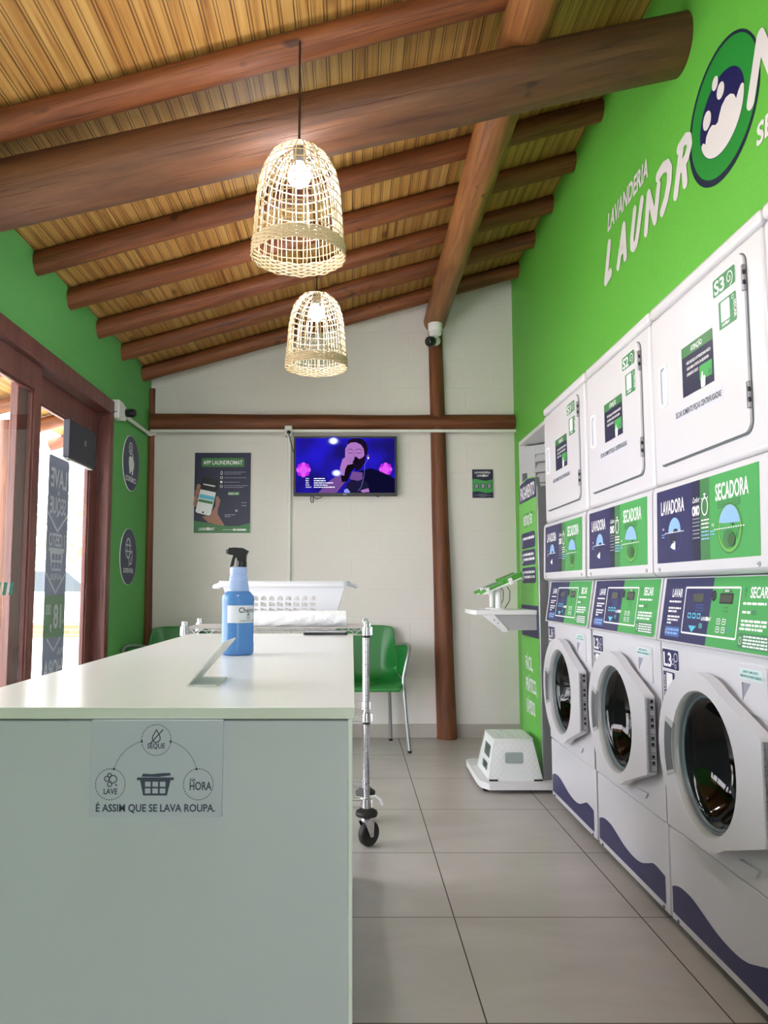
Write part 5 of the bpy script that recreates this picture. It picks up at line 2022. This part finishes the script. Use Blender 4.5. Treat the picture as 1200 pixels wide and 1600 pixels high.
def washer(yl, num, label):
    t = thing('washing_machine', (CXM, yl - MW / 2, 0), label, 'washing machine', 'white front-load washing machines in the row')
    cu, cz = UC
    RI = 0.188
    b = M()
    b.prism([(0.0, 0.320), (MW, 0.320), (MW, 0.884), (0.0, 0.884)], fu(XF_W), -0.02, 0.0, ENAMEL, [circ(cu, cz, RI + 0.004, 48)])
    bxu(b, 0.0, 0.02, XF_W + 0.02, 1.72, 0.04, 1.05, ENAMEL)
    bxu(b, MW - 0.02, MW, XF_W + 0.02, 1.72, 0.04, 1.05, ENAMEL)
    bxu(b, 0.02, MW - 0.02, 1.70, 1.72, 0.05, 1.084, ENAMEL)
    bxu(b, 0.0, MW, XF_W + 0.03, 1.72, 1.05, 1.084, ENAMEL)
    bxu(b, 0.02, MW - 0.02, XF_W + 0.02, 1.70, 0.05, 0.07, ENAMEL)
    cab = b.build('cabinet', t, bevel=0.005)
    for u in (0.06, MW - 0.06):
        for X in (XF_W + 0.08, 1.64):
            b = M()
            b.lathe([(0.022, 0.0), (0.024, 0.006), (0.012, 0.010), (0.012, 0.05)], (X - CXM, MW / 2 - u, 0), RUBBER, n=14)
            b.build('foot', cab)
    # service panel with the navy wave
    b = M()
    bxu(b, 0.0, MW, XF_W + 0.002, XF_W + 0.022, 0.038, 0.316, ENAMEL)
    sp_ = b.build('service_panel', t, bevel=0.005)
    b = M().gfx((V(XF_W + 0.002 - CXM, MW / 2 + 0.032, -0.022), -Y_, Z_, -X_), 0.0006, 0.0003)
    key = [(0.045, 0.160), (0.10, 0.176), (0.18, 0.176), (0.255, 0.160), (0.33, 0.143), (0.42, 0.135), (0.49, 0.141), (0.55, 0.160), (0.605, 0.176), (0.690, 0.168)]
    top = []
    for i in range(len(key) - 1):
        p0, p1, p2, p3 = key[max(i - 1, 0)], key[i], key[i + 1], key[min(i + 2, len(key) - 1)]
        for s_ in range(5):
            q = s_ / 5
            top.append(tuple(0.5 * (2 * p1[d] + (p2[d] - p0[d]) * q + (2 * p0[d] - 5 * p1[d] + 4 * p2[d] - p3[d]) * q * q + (-p0[d] + 3 * p1[d] - 3 * p2[d] + p3[d]) * q ** 3) for d in (0, 1)))
    top.append(key[-1])
    b.poly([(0.690, 0.083), (0.045, 0.083)][::-1] + top[::-1], NAVY, 0)
    lab(b.build('wave_print', sp_, ang=0), 'navy wave print')
    for u in (0.05, MW - 0.05):
        b = M()
        b.lathe([(0.006, 0), (0.005, 0.003)], (XF_W + 0.002 - CXM, MW / 2 - u, 0.047), GREYPL, (-1, 0, 0), 10)
        b.build('screw', sp_)
    # sloping control panel
    zb, zt = 0.884, 1.0835
    xb_, xt_ = XF_W - 0.014, XF_W + 0.018
    b = M()
    prof = [(xb_, zb), (xb_ - 0.0, zb + 0.004), (xt_, zt), (xt_ + 0.03, zt), (xt_ + 0.03, zb)]
    b.prism([(p[0] - CXM, p[1]) for p in prof], (V(0, -MW / 2, 0), X_, Z_, -Y_), -MW, 0, ENAMEL)
    cp = b.build('control_panel', t, bevel=0.004)
    # door ring with hinge block
    b = M()
    outl = []
    for i in range(45):
        a = R(58 + (302 - 58) * i / 44)
        rx = 0.238 + (0.024 if math.cos(a) < 0 else 0.0)
        outl.append((cu - 0.02 + rx * math.cos(a), cz + 0.003 + 0.232 * math.sin(a)))
    outl += [(0.672, 0.462), (0.672, 0.705)]
    b.prism(outl, fu(XF_W), 0.018, 0.050, ENAMEL, [circ(cu, cz, RI, 48)])
    d = b.build('door', t, bevel=0.010, seg=3)
    b = M()
    oc = V(XF_W - CXM, MW / 2 - cu, cz)
    b.lathe([(RI + 0.001, 0.049), (RI - 0.002, 0.048), (RI - 0.006, 0.036), (RI - 0.007, 0.026)], tuple(oc), SILVERPL, (-1, 0, 0), 56, False, False)
    b.lathe([(RI - 0.006, 0.030), (RI - 0.009, 0.033), (RI - 0.013, 0.030), (RI - 0.014, 0.024)], tuple(oc), GASKET, (-1, 0, 0), 56, False, False)
    b.lathe([(RI - 0.013, 0.026), (RI - 0.017, 0.028), (RI - 0.021, 0.024), (RI - 0.022, 0.000)], tuple(oc), pm('bezel_teal', (110, 128, 134), 0.25), (-1, 0, 0), 56, False, False)
    b.build('bezel', d, ang=60)
    b = M()
    b.lathe([(RI - 0.020, 0.022), (RI - 0.026, 0.022), (0.148, 0.006), (0.130, -0.022), (0.100, -0.046), (0.055, -0.060), (0.0, -0.064)], tuple(oc), DRUMGLASS, (-1, 0, 0), 56, False, False)
    b.build('glass', d, ang=80)
    b = M()
    b.lathe([(0.205, 0.0), (0.205, 0.019)], tuple(oc), GASKET, (-1, 0, 0), 48, False, False)
    b.build('door_seal', t)
    # drum behind the glass
    b = M()
    b.lathe([(RI + 0.003, -0.018), (RI + 0.02, -0.03), (0.245, -0.10), (0.245, -0.52), (0.0, -0.53)], tuple(oc), DARKM, (-1, 0, 0), 48, False, False)
    for k in range(3):
        a = 2 * PI * k / 3 + 0.5
        c = oc + V(0.31, -0.225 * math.cos(a), 0.225 * math.sin(a))
        b.obox(c, X_, V(0, -math.cos(a), math.sin(a)), V(0, math.sin(a), math.cos(a)), 0.18, 0.03, 0.03, DARKM)
    b.build('drum', t)
    # pull handle on the left of the ring
    b = M()
    arc = [(cu + 0.238 * math.cos(R(a)), cz + 0.238 * math.sin(R(a))) for a in range(159, 202, 3)]
    arc2 = [(cu + 0.184 * math.cos(R(a)), cz + 0.184 * math.sin(R(a))) for a in range(201, 155, -3)]
    b.prism(arc + arc2, fu(XF_W), 0.0495, 0.0525, SILVERPL)
    arc = [(cu + 0.232 * math.cos(R(a)), cz + 0.232 * math.sin(R(a))) for a in range(162, 199, 3)]
    arc2 = [(cu + 0.187 * math.cos(R(a)), cz + 0.187 * math.sin(R(a))) for a in range(198, 159, -3)]
    b.prism(arc + arc2, fu(XF_W), 0.0526, 0.0540, GREYPL)
    b.build('handle', d)
    # piano hinge
    b = M()
    bxu(b, 0.672, 0.676, XF_W - 0.047, XF_W - 0.021, 0.468, 0.700, pm('hinge_plate', (196, 198, 200), 0.35, metal=0.6))
    for i in range(12):
        zz = 0.472 + i * 0.0192
        bxu(b, 0.676, 0.682, XF_W - 0.045, XF_W - 0.038, zz, zz + 0.0165, STEEL)
        if i % 3:
            bxu(b, 0.676, 0.6775, XF_W - 0.034, XF_W - 0.025, zz + 0.002, zz + 0.012, BLACK)
        bxu(b, 0.676, 0.6768, XF_W - 0.046, XF_W - 0.022, zz - 0.0015, zz, BLACK)
    b.build('hinge', d)
    b = M()
    b.prism([(0.45, 0.365), (0.47, 0.350), (0.50, 0.343), (0.53, 0.350), (0.55, 0.372)], fu(XF_W), 0.0, 0.006, ENAMEL)
    b.build('toe_catch', d, bevel=0.003)
    # soap drawer
    b = M()
    b.prism(rr(0.512, 0.748, 0.650, 0.868, 0.008), fo(XF_W, -0.025, 0.007), 0.0, 0.004, ENAMEL, [[(0.530, 0.775), (0.530, 0.822), (0.575, 0.822)]])
    so = b.build('soap_drawer', t, bevel=0.0015)
    b = M()
    b.prism([(0.530, 0.775), (0.530, 0.822), (0.575, 0.822)], fo(XF_W, -0.025, 0.007), -0.006, 0.0005, GREYT)
    b.build('finger_pull', so)
    if not num:
        return
    b = M().gfx(fo(XF_W - 0.004, -0.025, 0.007), 0.0004, 0.0003)
    b.rect(0.520, 0.830, 0.632, 0.858, pm('pale_teal', (206, 224, 228), 0.4), 0)
    b.text('SABÃO E AMACIANTE', 0.576, 0.847, 0.0065, TEALP, 0.072, 1)
    b.text('INJETADOS AUTOMATICAMENTE', 0.576, 0.836, 0.0065, TEALP, 0.100, 1)
    b.build('drawer_label', so, ang=0)
    f = fo(XF_W, -0.028, 0.007)
    b = M().gfx(f, 0.0006, 0.0003)
    b.rrect(0.033, 0.806, 0.157, 0.870, 0.007, WHITE, 0)
    b.rrect(0.035, 0.808, 0.155, 0.868, 0.006, NAVY, 1)
    b.text(num, 0.073, 0.816, 0.043, WHITE, 0.060, 2)
    b.ring(0.134, 0.846, 0.0135, 0.0135, 0.0022, WHITE, 2, 20)
    b.ring(0.113, 0.832, 0.0095, 0.0095, 0.0020, WHITE, 2, 18)
    b.ring(0.131, 0.819, 0.0065, 0.0065, 0.0018, WHITE, 2, 16)
    lab(b.build('number_tag', t, ang=0), 'navy number tag ' + num)
    b = M().gfx(f, 0.0006, 0.0003)
    b.rrect(0.036, 0.715, 0.122, 0.800, 0.003, WHITE, 0)
    b.rrect(0.037, 0.716, 0.121, 0.799, 0.003, NAVY, 1)
    b.rrect(0.060, 0.738, 0.106, 0.795, 0.004, WHITE, 2)
    b.text('LAVAR', 0.053, 0.742, 0.011, WHITE, 0.046, 2, 'l', 0.02, rot=90)
    b.ring(0.048, 0.730, 0.006, 0.006, 0.0015, WHITE, 2, 14)
    lab(b.build('instruction_tag', t, ang=0), 'navy LAVAR tag')
    # control print
    up = V(xt_ - xb_, 0, zt - zb - 0.004)
    Lp = up.length
    up = up.normalized()
    nn = (-Y_).cross(up)
    f = (V(xb_ - CXM, MW / 2 - 0.013, zb + 0.004), -Y_, up, nn)
    b = M().gfx(f, 0.0006, 0.0003)
    pl, pr_, pb, pt_ = 0.008, 0.662, 0.004, Lp - 0.004
    b.poly([(pl, pb), (0.318, pb), (0.330, pt_), (pl, pt_)], NAVY, 0)
    b.poly([(0.318, pb), (pr_ - 0.01, pb), (pr_, pb + 0.01), (pr_, pt_), (0.330, pt_)], GREEN, 0)
    b.frame(0.158, pb + 0.026, 0.484, pt_ - 0.026, 0.005, WHITE, 3, 0.006)
    b.text('LAVAR', 0.103, 0.137, 0.026, WHITE, 0.072, 2)
    for u in (0.056, 0.150):
        b.stroke([(u, 0.140), (u, 0.160)], 0.003, MBLUE, 2)
    for i, (v, x1) in enumerate(((0.120, 0.135), (0.100, 0.138), (0.090, 0.110), (0.074, 0.135), (0.064, 0.125), (0.054, 0.080))):
        b.bars(0.050, x1, [v], 0.0055, WHITE, 2, seed=i + 50)
    b.rrect(0.042, 0.016, 0.146, 0.046, 0.004, MBLUE, 2)
    b.ring(0.052, 0.031, 0.005, 0.008, 0.0015, WHITE, 3, 14)
    b.bars(0.062, 0.140, [0.034, 0.023], 0.006, LBLUE, 3, seed=60)
    # display window side
    b.rect(0.214, 0.124, 0.278, 0.148, LCD, 2)
    for r_ in range(3):
        for c in range(4):
            b.rect(0.236 + c * 0.013, 0.098 + r_ * 0.008, 0.244 + c * 0.013, 0.101 + r_ * 0.008, MBLUE, 2)
    for c in range(3):
        b.rrect(0.190 + c * 0.030, 0.076, 0.212 + c * 0.030, 0.092, 0.003, CYAN, 2)
        b.rrect(0.194 + c * 0.030, 0.080, 0.208 + c * 0.030, 0.088, 0.002, NAVY, 3)
    b.poly([(0.202, 0.055), (0.252, 0.055), (0.227, 0.036)], CYAN, 2)
    b.rrect(0.268, 0.050, 0.288, 0.064, 0.002, TEALP, 2)
    mini_logo(b, 0.278, 0.073, 0.060, WHITE, 4)
    b.ell(0.340, 0.143, 0.013, 0.015, BLACKP, 3, 20)
    for i in range(5):
        a = 2 * PI * i / 5
        b.ell(0.340 + 0.006 * math.cos(a), 0.143 + 0.007 * math.sin(a), 0.0015, 0.0015, GREYT, 4, 8)
    b.rect(0.374, 0.122, 0.446, 0.150, BLACKP, 2)
    b.rect(0.380, 0.126, 0.440, 0.146, LCD, 3)
    b.ell(0.410, 0.151, 0.026, 0.014, GREEN_D, 2, 16, 0, 180)
    b.text('SECAR', 0.410, 0.154, 0.006, WHITE, 0.022, 3)
    for r_ in range(2):
        for c in range(2):
            b.rrect(0.370 + c * 0.030, 0.044 + r_ * 0.022, 0.390 + c * 0.030, 0.060 + r_ * 0.022, 0.003, WHITE, 2)
            b.rrect(0.372 + c * 0.030, 0.046 + r_ * 0.022, 0.388 + c * 0.030, 0.058 + r_ * 0.022, 0.003, GREEN, 3)
            b.bars(0.375 + c * 0.030, 0.386 + c * 0.030, [0.051 + r_ * 0.022], 0.003, WHITE, 4, seed=r_ + c)
    b.bars(0.400, 0.425, [0.110, 0.100], 0.004, GREEN_D, 2, seed=71)
    b.rrect(0.432, 0.048, 0.448, 0.062, 0.003, TEALP, 2)
    # right column
    b.text('SECAR', 0.572, 0.140, 0.028, WHITE, 0.082, 2)
    b.rect(0.5045, 0.140, 0.5085, 0.156, TAGGREEN, 2)
    b.poly([(0.498, 0.155), (0.515, 0.155), (0.5065, 0.172)], TAGGREEN, 2)
    for i, (v, x0, x1) in enumerate(((0.122, 0.500, 0.610), (0.100, 0.500, 0.540), (0.078, 0.500, 0.630), (0.068, 0.500, 0.620), (0.058, 0.495, 0.605))):
        b.bars(x0, x1, [v], 0.006, WHITE, 2, seed=i + 80)
    b.rrect(0.545, 0.097, 0.568, 0.109, 0.003, TAGGREEN, 2)
    b.rrect(0.494, 0.012, 0.642, 0.050, 0.005, TAGGREEN, 2)
    b.ring(0.505, 0.031, 0.007, 0.010, 0.0018, WHITE, 3, 14)
    b.bars(0.520, 0.636, [0.040, 0.032, 0.024, 0.016], 0.0045, WHITE, 3, seed=90)
    lab(b.build('control_print', cp, ang=0), 'navy and green LAVAR SECAR control print')


YLS = [3.872, 3.158, 2.460, 1.766]
dryer(YLS[0], 'S1', 'white dryer marked S1, farthest of the dryers from the viewer')
dryer(YLS[1], 'S2', 'white dryer marked S2, in the middle between S1 and S3')
dryer(YLS[2], 'S3', 'white dryer marked S3, nearest dryer whose whole door shows')
dryer(YLS[3], None, 'white dryer cut off by the right edge of the photo, beside S3')
washer(YLS[0], 'L1', 'white front-load washing machine marked L1, beside the payment kiosk')
washer(YLS[1], 'L2', 'white front-load washing machine marked L2, in the middle of the row')
washer(YLS[2], 'L3', 'white front-load washing machine marked L3, largest in view')
washer(YLS[3], None, 'white front-load washing machine almost wholly beyond the right edge of the photo, beside L3')
